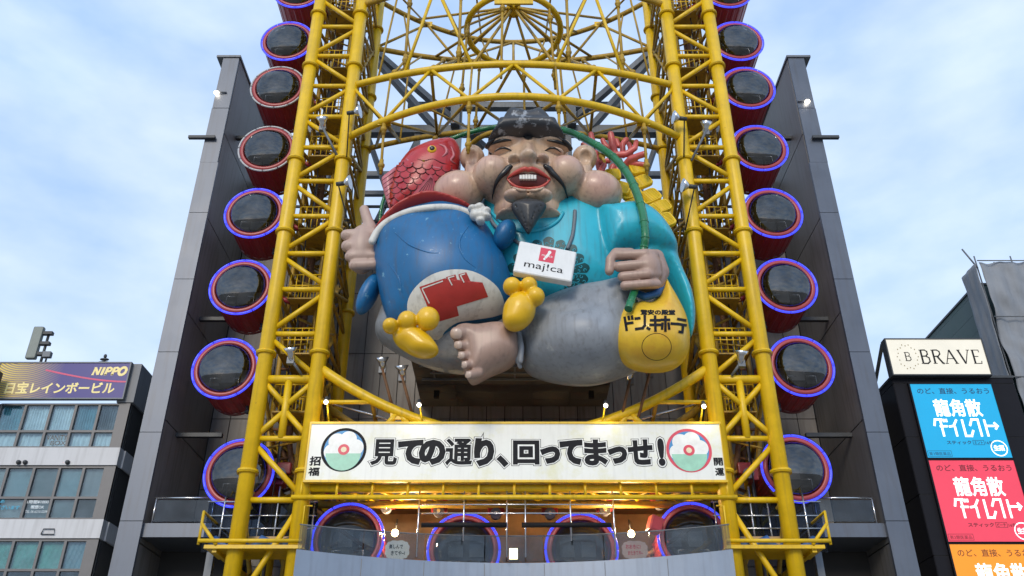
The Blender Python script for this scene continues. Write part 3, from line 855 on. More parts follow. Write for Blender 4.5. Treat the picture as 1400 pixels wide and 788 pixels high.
M['navy'] = mat('navy_black_ink', (0.007, 0.008, 0.012), 0.6, spec=0.2)
M['wht_ink'] = mat('white_ink', (0.76, 0.78, 0.76), 0.45)
def bl_text(s, px0, py0, px1, py1, bold=0.068):
    u = P(px0, py0, YBN); v = P(px1, py1, YBN)
    qq = [Vector((u.x, YBN, u.z)), Vector((v.x, YBN, u.z)), Vector((v.x, YBN, v.z)), Vector((u.x, YBN, v.z))]
    vs, fs = text_flat(s, 0.0); _, box = norm_box(vs)
    for off, lift, m in ((bold + 0.055, 0.004, 'navy'), (bold + 0.036, 0.008, 'wht_ink'), (bold, 0.012, 'navy')):
        letters(s, qq, M[m], bn, off, lift, 'lettering', box)
bl_text('見', 510, 602, 541, 635, 0.032); bl_text('て', 547, 604, 575, 633); bl_text('の', 576, 604, 606, 633); bl_text('通', 611, 601, 644, 635, 0.030); bl_text('り', 651, 602, 673, 635)
bl_text('、', 682, 626, 692, 636)
bl_text('回', 703, 604, 736, 634, 0.045); bl_text('っ', 741, 613, 764, 632); bl_text('て', 767, 604, 795, 633); bl_text('ま', 800, 603, 829, 635, 0.05); bl_text('っ', 833, 613, 856, 632); bl_text('せ', 859, 603, 892, 634, 0.05)
bl_text('!', 900, 602, 908, 635, 0.05)
def bn_small(s, px0, py0, px1, py1):
    u = P(px0, py0, YBN); v = P(px1, py1, YBN)
    letters(s, [Vector((u.x, YBN, u.z)), Vector((v.x, YBN, u.z)), Vector((v.x, YBN, v.z)), Vector((u.x, YBN, v.z))], M['navy'], bn, 0.035)
bn_small('招', 424, 624, 438, 637); bn_small('福', 422, 639, 436, 651)
bn_small('開', 975, 626, 989, 637); bn_small('運', 977, 640, 991, 651)
# plain thread-ball roundels in the colours of the printed figures
M['ink_blue'] = mat('blue_ink', (0.03, 0.24, 0.52), 0.45); M['ink_red'] = mat('red_ink', (0.62, 0.05, 0.09), 0.45)
M['ink_green'] = mat('pale_green_ink', (0.30, 0.58, 0.44), 0.45); M['ink_cream'] = mat('cream_ink', (0.74, 0.66, 0.45), 0.45)
def roundel(px, py, dark, cloth):
    c = P(px, py, YBN); r = 1.0
    def D(rr, m, lift, n=48, dx=0, dz=0, a0=0, a1=2 * PI):
        cc = c + Vector((dx, -lift, dz)); k = n if a1 - a0 > 6.2 else n + 1
        vs = [cc + Vector((rr * math.cos(a0 + (a1 - a0) * i / n), 0, rr * math.sin(a0 + (a1 - a0) * i / n))) for i in range(k)]
        me = bpy.data.meshes.new('roundel'); me.from_pydata(vs, [], [list(range(len(vs)))]); link('roundel', me, m, bn)
    D(0.80, M[dark], 0.004)
    D(0.70, M['ink_blue'], 0.006)
    for i in range(6):
        a = PI / 3 * i + 0.2
        D(0.30, M['wht_ink'], 0.008 + 0.0006 * i, 24, 0.40 * math.cos(a), 0.40 * math.sin(a))
    D(0.62, M[cloth], 0.0125, 24, 0, -0.14, PI, 2 * PI)
    D(0.20, M['ink_red'], 0.0145, 24)
    D(0.1, M['ink_cream'], 0.0165, 20)
roundel(470, 615, 'navy', 'ink_green'); roundel(942, 616, 'ink_red', 'ink_green')

# lamp arms over the banner
for i, (px, py) in enumerate(((446, 549), (573, 553), (828, 554), (962, 555))):
    p = P(px, py, 29.3)
    nb = ['beside the billboard side tower', 'under the statue foot', 'under the yellow sack', 'beside the pharmacy side tower'][i]
    t = thing('banner_lamp', 'small lit lamp on yellow arm over the white banner ' + nb, 'lamp', p, 'lamps over the banner')
    b = Vector((p.x + (0.12 if i < 2 else -0.12), 29.6, zt_ + 0.05))
    MB().tube([b, p + Vector((0, 0.1, 0.1))], 0.035, 8).build('arm', M['yellow'], t)
    MB().tube([p + Vector((0, 0.05, 0.18)), p + Vector((0, -0.02, 0.0))], [0.06, 0.1], 10).build('shade', M['steel_dark'], t)
    MB().ball(p + Vector((0, -0.03, -0.04)), 0.075, 8).build('bulb', M['coolbulb'], t)
    ld = bpy.data.lights.new('banner_lamp_light', 'SPOT'); ld.energy = 28; ld.spot_size = R(120); ld.spot_blend = 0.8; ld.color = (1, 0.9, 0.66); ld.shadow_soft_size = 0.1
    lo = bpy.data.objects.new('lamp_light', ld); COL.objects.link(lo); lo.parent = t; lo.location = Vector((0, -0.12, -0.1))
    lo.rotation_euler = Vector((0, -0.35, 1)).to_track_quat('Z', 'Y').to_euler()

# floodlights under the statue and on the towers
fl = [(523, 497, 540, 570, 30.2, 'leftmost on a rusty pole under the statue'), (550, 508, 566, 575, 30.2, 'on a rusty pole beside the plinth, under the foot'),
      (861, 512, 850, 570, 29.6, 'on a rusty pole under the grey knee'), (888, 502, 873, 570, 29.6, 'on a rusty pole under the yellow sack'),
      (398, 484, 412, 512, 29.5, 'in the billboard side tower'), (1013, 488, 1000, 514, 29.5, 'in the pharmacy side tower'), (441, 168, 462, 215, 29.5, 'high in the billboard side tower'), (965, 174, 945, 220, 29.5, 'high in the pharmacy side tower')]
for px, py, bx_, by_, y, nb in fl:
    p = P(px, py, y); b = P(bx_, by_, y + 0.3)
    t = thing('floodlight', 'chrome bowl floodlight ' + nb, 'floodlight', b, 'floodlights aimed at the statue')
    MB().tube([b, p + Vector((0, 0, -0.2))], 0.055, 8).build('pole', M['rust'] if py > 490 else M['steel'], t)
    d = Vector((-0.1 if px < 700 else 0.1, -0.35, 0.8)).normalized()
    MB().tube([p - d * 0.28, p - d * 0.02, p + d * 0.05, p + d * 0.22], [0.12, 0.13, 0.16, 0.27], 16).build('lamp_head', M['chrome'], t)
    MB().box(p + Vector((-0.13, 0.0, -0.38)), p + Vector((0.13, 0.2, -0.12))).build('ballast', M['steel'], t)
for i, (px, py, bx_, by_) in enumerate(((484, 155, 474, 215), (470, 252, 478, 312), (929, 163, 935, 215), (942, 256, 937, 315))):
    p = P(px, py, 29.3); b = P(bx_, by_, 29.4)
    t = thing('floodlight', 'small white floodlight clamped to the ' + ['upper billboard side column', 'lower billboard side column near the fist', 'upper pharmacy side column', 'lower pharmacy side column near the gold plates'][i], 'floodlight', p, 'floodlights clamped to the columns')
    s = 1 if px < 700 else -1
    MB().tube([p + Vector((-s * 0.3, 0, 0)), p + Vector((0, -0.05, 0))], [0.09, 0.1], 10).build('housing', M['steel_dark'], t)
    MB().tube([p + Vector((0, -0.05, 0)), p + Vector((s * 0.28, -0.1, 0.02))], [0.1, 0.3], 14).build('reflector', M['chrome'], t)
    MB().tube([p + Vector((-s * 0.2, 0, -0.1)), b], 0.03, 6).build('cable', M['black'], t)

# ================================================================== BOARDING DECK
fa = thing('curved_fascia', 'pale blue grey concave fascia panel under the boarding deck', 'fascia', (0, 29, 0))
def fpt(u, z): return Vector((7.0 * u, 28.6 + 1.5 * (1 - u * u), z))
zt2_ = ZZ(751, 28.6)
N = 28
mb = MB(); vs = []
for k in range(N + 1):
    u = -1 + 2 * k / N; zz = zt2_ - 0.10 * (1 - u * u)
    vs += [fpt(u, zz), fpt(u, 0), fpt(u, zz) + Vector((0, 0.15, 0)), fpt(u, 0) + Vector((0, 0.15, 0))]
fs = []
for k in range(N):
    a = 4 * k; fs += [(a, a + 1, a + 5, a + 4), (a + 2, a + 6, a + 7, a + 3), (a, a + 4, a + 6, a + 2)]
fs += [(0, 2, 3, 1), (4 * N, 4 * N + 1, 4 * N + 3, 4 * N + 2)]
mb.add(vs, fs).build('panel', M['fascia'], fa)
mb = MB()
for k in (4, 8, 12, 16, 20, 24):
    u = -1 + 2 * k / N; p = fpt(u, zt2_ - 0.14)
    mb.box((p.x - 0.012, p.y - 0.012, 0), (p.x + 0.012, p.y - 0.002, p.z))
mb.build('joint', M['steel'], fa)
gb = thing('glass_balustrade', 'clear glass balustrade curving along the boarding deck under the banner', 'balustrade', (0, 29, zt2_))
for k in range(0, N, 4):
    mb = MB()
    for j in range(4):
        u0, u1 = -1 + 2 * (k + j + (0.04 if j == 0 else 0)) / N, -1 + 2 * (k + j + 1 - (0.04 if j == 3 else 0)) / N
        a, b = fpt(u0, zt2_ - 0.05) + Vector((0, 0.06, 0)), fpt(u1, zt2_ - 0.05) + Vector((0, 0.06, 0))
        h = Vector((0, 0, 0.85))
        mb.hexa([a + h, b + h, b, a], (0, 0.015, 0))
    mb.build('glass_panel', M['balglass'], gb)
mb = MB().tube([fpt(-1 + 2 * k / N, zt2_ + 0.81) + Vector((0, 0.065, 0)) for k in range(N + 1)], 0.022, 6)
mb.build('handrail', M['steel'], gb)
# deck floor and back wall
dk = thing('boarding_deck', 'boarding deck floor and dim warm wall behind the lower gondolas', 'deck', (0, 33, 6))
MB().box((-7, 30.3, 6.0), (7, 36.3, 6.2)).build('floor', M['steel'], dk)
MB().box((-7.4, 35.4, 6.2), (7.4, 35.6, 11.4)).build('back_wall', M['warmwall'], dk)
MB().box((-7.4, 34.6, 11.4), (7.4, 36.2, 11.55)).build('ceiling', M['rust'], dk)
# lit lamps on the deck
for i, (px, py) in enumerate(((540, 729), (863, 730))):
    p = P(px, py, 31.6)
    t = thing('deck_lamp', 'bright warm bulb lamp on the deck above the ' + ('cloud shaped notice' if i == 0 else 'pink notice'), 'lamp', p, 'deck lamps')
    MB().ball(p, 0.13, 12).build('bulb', M['bulb'], t)
    MB().tube([p + Vector((0, 0.1, 0.05)), p + Vector((0, 0.4, 0.6))], 0.03, 6).build('arm', M['steel_dark'], t)
    ld = bpy.data.lights.new('deck_lamp_light', 'POINT'); ld.energy = 330; ld.color = (1, 0.7, 0.36); ld.shadow_soft_size = 0.12
    lo = bpy.data.objects.new('lamp_light', ld); COL.objects.link(lo); lo.parent = t; lo.location = (0, -0.25, 0)
for i, (px, py) in enumerate(((702, 757), (621, 752))):
    p = P(px, py, 34.8)
    t = thing('wall_lamp', ['lit warm panel lamp on the deck wall beside the green roofed booth', 'lit warm lamp on the deck wall behind the second gondola'][i], 'lamp', p)
    MB().box(p + Vector((-0.16, 0, -0.2)), p + Vector((0.16, 0.08, 0.2))).build('panel', emat('lamp_panel', (1, 0.75, 0.4), 6), t)
    MB().box(p + Vector((-0.2, 0.08, -0.24)), p + Vector((0.2, 0.2, 0.24))).build('frame', M['steel_dark'], t)
# cloud notice and pink notice on the glass
def cloud(name, label, px, py, wpx, hpx, m, lines, ink, Yc):
    c = P(px, py, Yc); sw = wpx * S(py, Yc) / 2; sh = hpx * V(py, Yc) / 2
    t = thing(name, label, 'notice', c)
    vs = []; n = 72
    for k in range(n):
        a = 2 * PI * k / n; r = 1 + 0.07 * abs(math.sin(a * 6)); ca, sa = math.cos(a), math.sin(a)
        vs.append((c.x + sw * r * math.copysign(abs(ca) ** 0.7, ca), c.y, c.z + sh * r * math.copysign(abs(sa) ** 0.7, sa)))
    mb = MB(); b = [(v[0], v[1] + 0.02, v[2]) for v in vs]
    mb.add(vs + b, [list(range(n)), list(range(n, 2 * n))[::-1]] + [(k, n + k, n + (k + 1) % n, (k + 1) % n) for k in range(n)])
    mb.build('board', m, t)
    for j, (s, dx) in enumerate(lines):
        z1 = c.z + sh * (0.62 - 0.72 * j); x0 = c.x - sw * 0.72 + dx * sw
        w = sw * 1.2
        letters(s, [Vector((x0, c.y, z1)), Vector((x0 + w, c.y, z1)), Vector((x0 + w, c.y, z1 - sh * 0.5)), Vector((x0, c.y, z1 - sh * 0.5))], ink, t, 0.03)
cloud('notice_board', 'pale cloud shaped notice with dark writing behind the deck glass', 543, 752, 32, 25, M['white'], [('楽しんで', 0), ('きてや~!', 0.2)], M['navy'], 30.0)
cloud('notice_board', 'pink cloud shaped notice with red writing behind the deck glass', 868, 752, 34, 24, mat('pink_board', (0.62, 0.42, 0.36), 0.5), [('おおきに!', 0), ('またきてや~', 0.15)], M['ink_red'], 30.0)
# booth with a teal roof
p = P(712, 740, 33.2)
bt = thing('ticket_booth', 'small red ticket booth with green tiled roof on the boarding deck', 'booth', (p.x, p.y, 6.2))
MB().box((p.x - 0.9, 33.0, 6.2), (p.x + 0.9, 34.4, 8.2)).build('wall', M['red_rim'], bt)
MB().add([(p.x - 1.4, 32.7, 8.15), (p.x + 1.4, 32.7, 8.15), (p.x + 1.4, 34.6, 8.15), (p.x - 1.4, 34.6, 8.15), (p.x - 0.6, 33.5, 8.75), (p.x + 0.6, 33.5, 8.75)], [(0, 1, 5, 4), (1, 2, 5), (2, 3, 4, 5), (3, 0, 4), (0, 3, 2, 1)]).build('roof', M['teal'], bt)
MB().box((p.x - 0.6, 32.96, 6.9), (p.x + 0.6, 32.995, 7.9)).build('window', M['cabin_win'], bt)
# black pipe and thin scaffold tubes in front of the deck
sc = thing('pipe_rack', 'thin silver tubes hanging below the banner with a black horizontal pipe', 'rack', (0, 29.8, 9))
for i, px in enumerate((573, 634, 692, 717, 778, 836)):
    a, b = P(px + 1, 672, 29.75), P(px - 2 if px < 700 else px + 3, 740 if px in (634, 778) else 762, 29.75)
    b.x = a.x
    MB().tube([a, b], 0.028, 8).build('upright', M['chrome'], sc)
for py, x0, x1 in ((690, 573, 840), (702, 573, 836)):
    a, b = P(x0, py, 29.8), P(x1, py, 29.8); b.z = a.z
    MB().tube([a, b], 0.025, 8).build('crosspiece', M['chrome'], sc)
a, b = P(576, 718, 29.72), P(836, 718, 29.72)
MB().tube([a, Vector((-0.25, a.y, a.z))], 0.085, 10).build('black_pipe', M['black'], sc)
MB().tube([Vector((0.25, a.y, a.z)), b], 0.085, 10).build('black_pipe', M['black'], sc)
# red lamp box by the last gondola
p = P(895, 718, 30.6)
t = thing('signal_box', 'small dull red box hung beside the last gondola under the banner', 'box', p)
w = MB().box((-0.22, -0.2, -0.28), (0.22, 0.2, 0.28)).build('case', M['red_rim'], t); w.location = (0, 0, 0); w.rotation_euler = (0, R(18), R(15)); bevel(w, 0.03)
w = MB().box((-0.17, -0.23, -0.22), (0.17, -0.201, 0.22)).build('face', M['red'], t); w.location = (0, 0, 0); w.rotation_euler = (0, R(18), R(15))

# scaffold platforms at the foot of each tower, with netting
for s in (-1, 1):
    nb = 'billboard office building' if s < 0 else 'pharmacy sign tower'
    zp = ZZ(748, 29.8)
    t = thing('scaffold_platform', 'yellow scaffold platform with blue netting at the tower foot by the ' + nb, 'scaffold', (s * 9, 30.5, zp))
    MB().box((s * 7.05, 29.5, zp - 0.12), (s * 10.3, 29.62, zp + 0.0)).box((s * 7.0, 29.62, zp - 0.10), (s * 10.3, 31.2, zp - 0.05)).box((s * 9.9, 29.62, zp - 0.22), (s * 10.05, 33.5, zp - 0.10)).box((s * 7.1, 29.62, zp - 0.22), (s * 7.25, 33.5, zp - 0.10)).build('deck', M['yellow'], t)
    MB().tube([(s * 7.05, 29.45, zp + 0.12), (s * 10.5, 29.45, zp + 0.12)], 0.07, 8).build('toe_rail', M['yellow'], t)
    MB().tube([(s * 10.5, 29.5, zp), (s * 10.5, 29.5, zp + 1.1), (s * 10.5, 33, zp + 1.1)], 0.05, 8).tube([(s * 10.5, 29.5, zp + 0.7), (s * 9.9, 29.5, zp)], 0.06, 8).build('end_frame', M['yellow'], t)
    MB().tube([(s * 7.1, 29.5, zp), (s * 7.1, 29.5, zp + 1.3), (s * 6.85, 29.5, zp + 1.3)], 0.035, 8).build('end_frame', M['yellow'], t)
    for x in (7.1, 8.4, 9.0, 10.3): 
        MB().tube([(s * x, 30.9, zp), (s * x, 30.9, zp + (2.4 if x in (8.4, 10.3) else 1.9))], 0.035, 8).build('upright', M['chrome'], t)
    for h in (0.9, 1.35, 1.85): MB().tube([(s * 7.0, 30.88, zp + h), (s * 10.9, 30.88, zp + h)], 0.028, 8).build('guard_rail', M['chrome'], t)
    mb = MB(); n = 20
    for k in range(n):
        x0, x1 = 7.0 + 3.9 * k / n, 7.0 + 3.9 * (k + 1) / n
        y0, y1 = 30.98 + 0.04 * math.sin(k * 1.3), 30.98 + 0.04 * math.sin((k + 1) * 1.3)
        mb.hexa([(s * x0, y0, zp + 1.85), (s * x1, y1, zp + 1.85), (s * x1, y1, zp + 0.1), (s * x0, y0, zp + 0.1)], (0, 0.004, 0))
    mb.build('netting', M['net'], t)
    mb = MB(); random.seed(3 + s)
    pts = [(s * (7.4 + 2.9 * k / 12), 30.4 + 0.1 * math.sin(k * 2.2), zp + 0.25 + 0.12 * math.sin(k * 1.7)) for k in range(13)]
    mb.tube(pts, [0.05 + 0.14 * abs(math.sin(k * 0.9)) for k in range(13)], 8).build('rolled_tarp', M['tarp'], t)
    MB().box((s * 7.6, 30.6, zp + 0.02), (s * 9.2, 30.66, zp + 0.55)).build('board', M['timber'], t)

# ================================================================== OFFICE BUILDING WITH ROOFTOP BILLBOARD
YO = 33.0
K = YO / F
def ox(k): return CAM.x - k * YO           # k = distance left of centre / depth
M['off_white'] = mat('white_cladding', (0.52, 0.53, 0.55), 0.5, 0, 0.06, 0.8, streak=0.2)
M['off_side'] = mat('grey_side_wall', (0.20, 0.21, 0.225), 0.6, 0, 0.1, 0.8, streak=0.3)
M['frame'] = mat('window_frame_metal', (0.12, 0.12, 0.125), 0.45, 0.3)
M['off_glass'] = glassmat('office_glass', (0.84, 0.93, 0.96), 0.06, 0.0)
M['curtain'] = mat('white_curtain', (0.60, 0.66, 0.70), 0.9, 0, 0.15, 3)
M['curtain_teal'] = mat('teal_curtain', (0.13, 0.30, 0.37), 0.85, 0, 0.2, 3)
M['film'] = mat('teal_window_film', (0.10, 0.19, 0.225), 0.4, 0, 0.25, 2)
M['film_d'] = mat('dark_window_film', (0.05, 0.085, 0.10), 0.35, 0, 0.35, 1.2); M['film_l'] = mat('grey_window_film', (0.17, 0.20, 0.21), 0.4, 0, 0.35, 1.5)
M['film_g'] = mat('crumpled_green_sheet', (0.08, 0.27, 0.22), 0.5, 0, 0.35, 2.2, bump=0.4)
M['room'] = mat('dark_room', (0.035, 0.035, 0.035), 0.8)
ob = thing('office_building', 'white banded office building with ribbon windows under the purple rooftop billboard', 'building', (-18, YO, 0))
xR, xL = ox(0.466), ox(0.66)
zt = ZZ(499, YO)
def zo(py): return ZZ(py, YO)
MB().box((xL, YO + 0.35, 0), (xR - 0.01, 44, zo(548))).build('core', M['room'], ob)
# side wall
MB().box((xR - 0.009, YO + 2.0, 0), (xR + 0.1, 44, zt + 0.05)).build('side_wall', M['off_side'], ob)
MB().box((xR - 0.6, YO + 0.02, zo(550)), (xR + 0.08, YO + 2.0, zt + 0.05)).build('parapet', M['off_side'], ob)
for a, b in ((636, 612), (736, 710)):
    MB().box((xL, YO, zo(a)), (xR, YO + 0.4, zo(b))).build('spandrel', M['off_white'], ob)
    MB().box((xR - 0.3, YO + 0.401, zo(a)), (xR + 0.06, YO + 2.0, zo(b))).build('spandrel', M['off_white'], ob)
MB().box((xL, YO, 0), (xR, YO + 0.4, zo(815))).build('spandrel', M['off_white'], ob)
MB().box((xR + 0.02, YO + 2.1, zo(640)), (xR + 0.2, YO + 2.25, zt - 0.6)).build('drain_pipe', M['steel'], ob)
rows = [(551, 612, 589), (637, 710, 680), (737, 815, 779)]
ks = [0.479, 0.504, 0.5325, 0.5626, 0.594, 0.625]
def curtain(x0, x1, z0, z1, y, m, parent, amp=0.05, nw=9):
    mb = MB(); n = nw * 6; vs = []
    for k in range(n + 1):
        u = k / n; yy = y + amp * math.sin(u * nw * 2 * PI) * (0.6 + 0.4 * math.sin(u * 5))
        vs += [(x0 + (x1 - x0) * u, yy, z0), (x0 + (x1 - x0) * (u + 0.02 * math.sin(u * 9)), yy * 1.0, z1)]
    mb.add(vs, [(2 * k, 2 * k + 2, 2 * k + 3, 2 * k + 1) for k in range(n)], 0, True)
    return mb.build('curtain', m, parent)
for ri, (pt, pb, pm) in enumerate(rows):
    z1, z0, zm = zo(pt), zo(pb), zo(pm)
    for i in range(len(ks) - 1):
        x1, x0 = ox(ks[i]), ox(ks[i + 1])
        wf = MB()
        for (a, b, c, d) in ((x0, z0, x0 + 0.05, z1), (x1 - 0.05, z0, x1, z1), (x0 + 0.05, z1 - 0.07, x1 - 0.05, z1), (x0 + 0.05, z0, x1 - 0.05, z0 + 0.07), (x0 + 0.05, zm - 0.045, x1 - 0.05, zm + 0.045)):
            wf.box((a, YO + 0.06, b), (c, YO + 0.22, d))
        w = wf.build('window', M['frame'], ob)
        for a, b in ((zm + 0.045, z1 - 0.07), (z0 + 0.07, zm - 0.045)):
            MB().box((x0 + 0.05, YO + 0.12, a), (x1 - 0.05, YO + 0.135, b)).build('pane', M['off_glass'], w)
        up = [M['film_d'], M['curtain_teal'], M['curtain'], M['curtain'], M['curtain_teal']][i] if ri == 0 else None
        if ri == 0:
            curtain(x0, x1, zm, z1, YO + 0.27, up, w); curtain(x0, x1, z0, zm, YO + 0.27, M['curtain'], w, 0.04, 5)
        elif ri == 1:
            MB().box((x0, YO + 0.24, zm), (x1, YO + 0.26, z1)).build('blind', [M['off_side'], M['film'], M['film_d'], M['film'], M['film_l']][i], w)
            MB().box((x0, YO + 0.24, z0), (x1, YO + 0.26, zm)).build('blind', [M['room'], M['film_d'], M['film_d'], M['film_l'], M['film']][i], w)
        else:
            mb = MB(); n = 16; vs = []
            for a in range(n + 1):
                for b in range(n + 1):
                    vs.append((x0 + (x1 - x0) * a / n, YO + 0.25 + 0.03 * math.sin(a * 1.9 + b * 0.7 + i) * math.cos(b * 1.3), zm + (z1 - zm) * b / n))
            mb.add(vs, [(a * (n + 1) + b, (a + 1) * (n + 1) + b, (a + 1) * (n + 1) + b + 1, a * (n + 1) + b + 1) for a in range(n) for b in range(n)], 0, True)
            mb.build('blind', M['film_g'] if i in (1, 2, 3) else M['film'], w)
    # corner window on the side
    x = xR - 0.05
    w = MB()
    for y0, y1 in ((YO + 0.06, YO + 0.16), (YO + 1.85, YO + 2.0)): w.box((x - 0.1, y0, z0), (x + 0.02, y1, z1))
    for a, b in ((z1 - 0.07, z1), (z0, z0 + 0.07), (zm - 0.05, zm + 0.05)): w.box((x - 0.08, YO + 0.16, a), (x, YO + 1.85, b))
    w = w.build('window', M['frame'], ob)
    MB().box((x - 0.05, YO + 0.17, z0 + 0.071), (x - 0.035, YO + 1.84, zm - 0.051)).box((x - 0.05, YO + 0.17, zm + 0.051), (x - 0.035, YO + 1.84, z1 - 0.071)).build('pane', M['off_glass'], w)
    MB().box((x - 0.2, YO + 0.4, z0), (x - 0.16, YO + 1.9, z1)).build('blind', M['film'], w)
    MB().box((ox(ks[0]), YO + 0.05, z0), (xR - 0.03, YO + 0.25, z1)).build('corner_post', M['frame'], ob)
# vents and a lamp hood on the bands
for px, py in ((25, 632), (34, 632), (92, 632)):
    p = P(px, py, YO - 0.06); MB().tube([p, p + Vector((0, 0.06, 0))], 0.09, 12).ball(p, 0.085, 10).build('vent', M['steel_dark'], ob)
p = P(66, 727, YO - 0.05)
MB().tube([p + Vector((-0.25, 0, -0.1)), p + Vector((-0.2, 0, 0.1)), p + Vector((0.2, 0, 0.1)), p + Vector((0.25, 0, -0.1)), p + Vector((-0.25, 0, -0.1))], 0.02, 6).build('bracket_frame', M['steel_dark'], ob)
# window lettering
M['sticker'] = mat('pale_sticker', (0.62, 0.70, 0.75), 0.5); M['sticker_b'] = mat('blue_sticker', (0.05, 0.32, 0.50), 0.5); M['brown'] = mat('brown_letters', (0.10, 0.07, 0.06), 0.5)
def wl(s, px0, py0, px1, py1, m, bold=0.02):
    y = YO + 0.117
    u, v = P(px0, py0, y), P(px1, py1, y)
    letters(s, [Vector((u.x, y, u.z)), Vector((v.x, y, u.z)), Vector((v.x, y, v.z)), Vector((u.x, y, v.z))], m, ob, bold, 0.003, 'window_lettering')
wl('VANITY', 65, 595, 91, 602, M['brown'], 0.0); wl('BOX', 70, 603, 89, 609, M['brown'], 0.0)
wl('1時間¥1000', 38, 684, 66, 689, M['sticker']); wl('喫煙OK', 43, 691, 60, 696, M['sticker']); wl('TEL 06-6210-5209', 35, 698, 64, 701.5, M['sticker'], 0.0)
wl('ございます', -4, 691, 26, 697, M['sticker_b'], 0.03); wl('あ', 1, 683, 6, 688, M['sticker_b'], 0.03)

# billboard
bb = thing('rooftop_billboard', 'purple and gold billboard with yellow company lettering on the white office building', 'billboard', (-18, YO - 0.2, zo(547)))
yb = YO - 0.16
xa, xb = ox(0.637), ox(0.4755)
z1, z0 = zo(499), zo(546.5)
m = bpy.data.materials.new('billboard_print'); m.use_nodes = True
nt = m.node_tree; b = nt.nodes['Principled BSDF']; b.inputs['Roughness'].default_value = 0.4
tc = nt.nodes.new('ShaderNodeTexCoord'); sp = nt.nodes.new('ShaderNodeSeparateXYZ'); nt.links.new(tc.outputs['Generated'], sp.inputs[0])
wv = nt.nodes.new('ShaderNodeTexWave'); wv.wave_type = 'RINGS'; wv.rings_direction = 'SPHERICAL'; wv.inputs['Scale'].default_value = 9.0
mp = nt.nodes.new('ShaderNodeMapping'); mp.inputs['Location'].default_value = (-0.28, 0, -0.85); mp.inputs['Scale'].default_value = (1.6, 0, 0.6)
nt.links.new(tc.outputs['Generated'], mp.inputs[0]); nt.links.new(mp.outputs[0], wv.inputs[0])
r1 = nt.nodes.new('ShaderNodeMapRange'); r1.inputs['From Min'].default_value = 0.02; r1.inputs['From Max'].default_value = 0.50; r1.inputs['To Min'].default_value = 1; r1.inputs['To Max'].default_value = 0
nt.links.new(sp.outputs[0], r1.inputs[0])
mul = nt.nodes.new('ShaderNodeMath'); mul.operation = 'MULTIPLY'
ad = nt.nodes.new('ShaderNodeMapRange'); ad.inputs['To Min'].default_value = 0.25; ad.inputs['To Max'].default_value = 1.0
nt.links.new(wv.outputs['Fac'], ad.inputs[0]); nt.links.new(ad.outputs[0], mul.inputs[0]); nt.links.new(r1.outputs[0], mul.inputs[1])
mx = nt.nodes.new('ShaderNodeMix'); mx.data_type = 'RGBA'; mx.inputs[6].default_value = (0.035, 0.028, 0.20, 1); mx.inputs[7].default_value = (0.80, 0.60, 0.07, 1)
nt.links.new(mul.outputs[0], mx.inputs[0]); nt.links.new(mx.outputs[2], b.inputs['Base Color'])
MB().box((xa, yb, z0), (xb, yb + 0.12, z1)).build('panel', m, bb)
fr = MB()
for a in ((xa - 0.05, z0 - 0.05, xb + 0.05, z0), (xa - 0.05, z1, xb + 0.05, z1 + 0.05), (xa - 0.05, z0, xa, z1), (xb, z0, xb + 0.05, z1)): fr.box((a[0], yb - 0.03, a[1]), (a[2], yb + 0.16, a[3]))
fr.build('frame', M['steel'], bb)
bq_ = [Vector((xa, yb, z1)), Vector((xb, yb, z1)), Vector((xb, yb, z0)), Vector((xa, yb, z0))]
M['gold_ink'] = mat('yellow_letters', (0.86, 0.72, 0.30), 0.45); M['redline'] = mat('red_line_ink', (0.60, 0.07, 0.16), 0.45)
letters('日宝レインボービル', sub(bq_, 0.095, 0.12, 0.925, 0.45), M['gold_ink'], bb, 0.03)
strokes([[(0.36 + 0.64 * t, 0.80 - 0.34 * math.sin(t * 1.5)) for t in [k / 16 for k in range(17)]]], bq_, 0.07, M['redline'], bb)
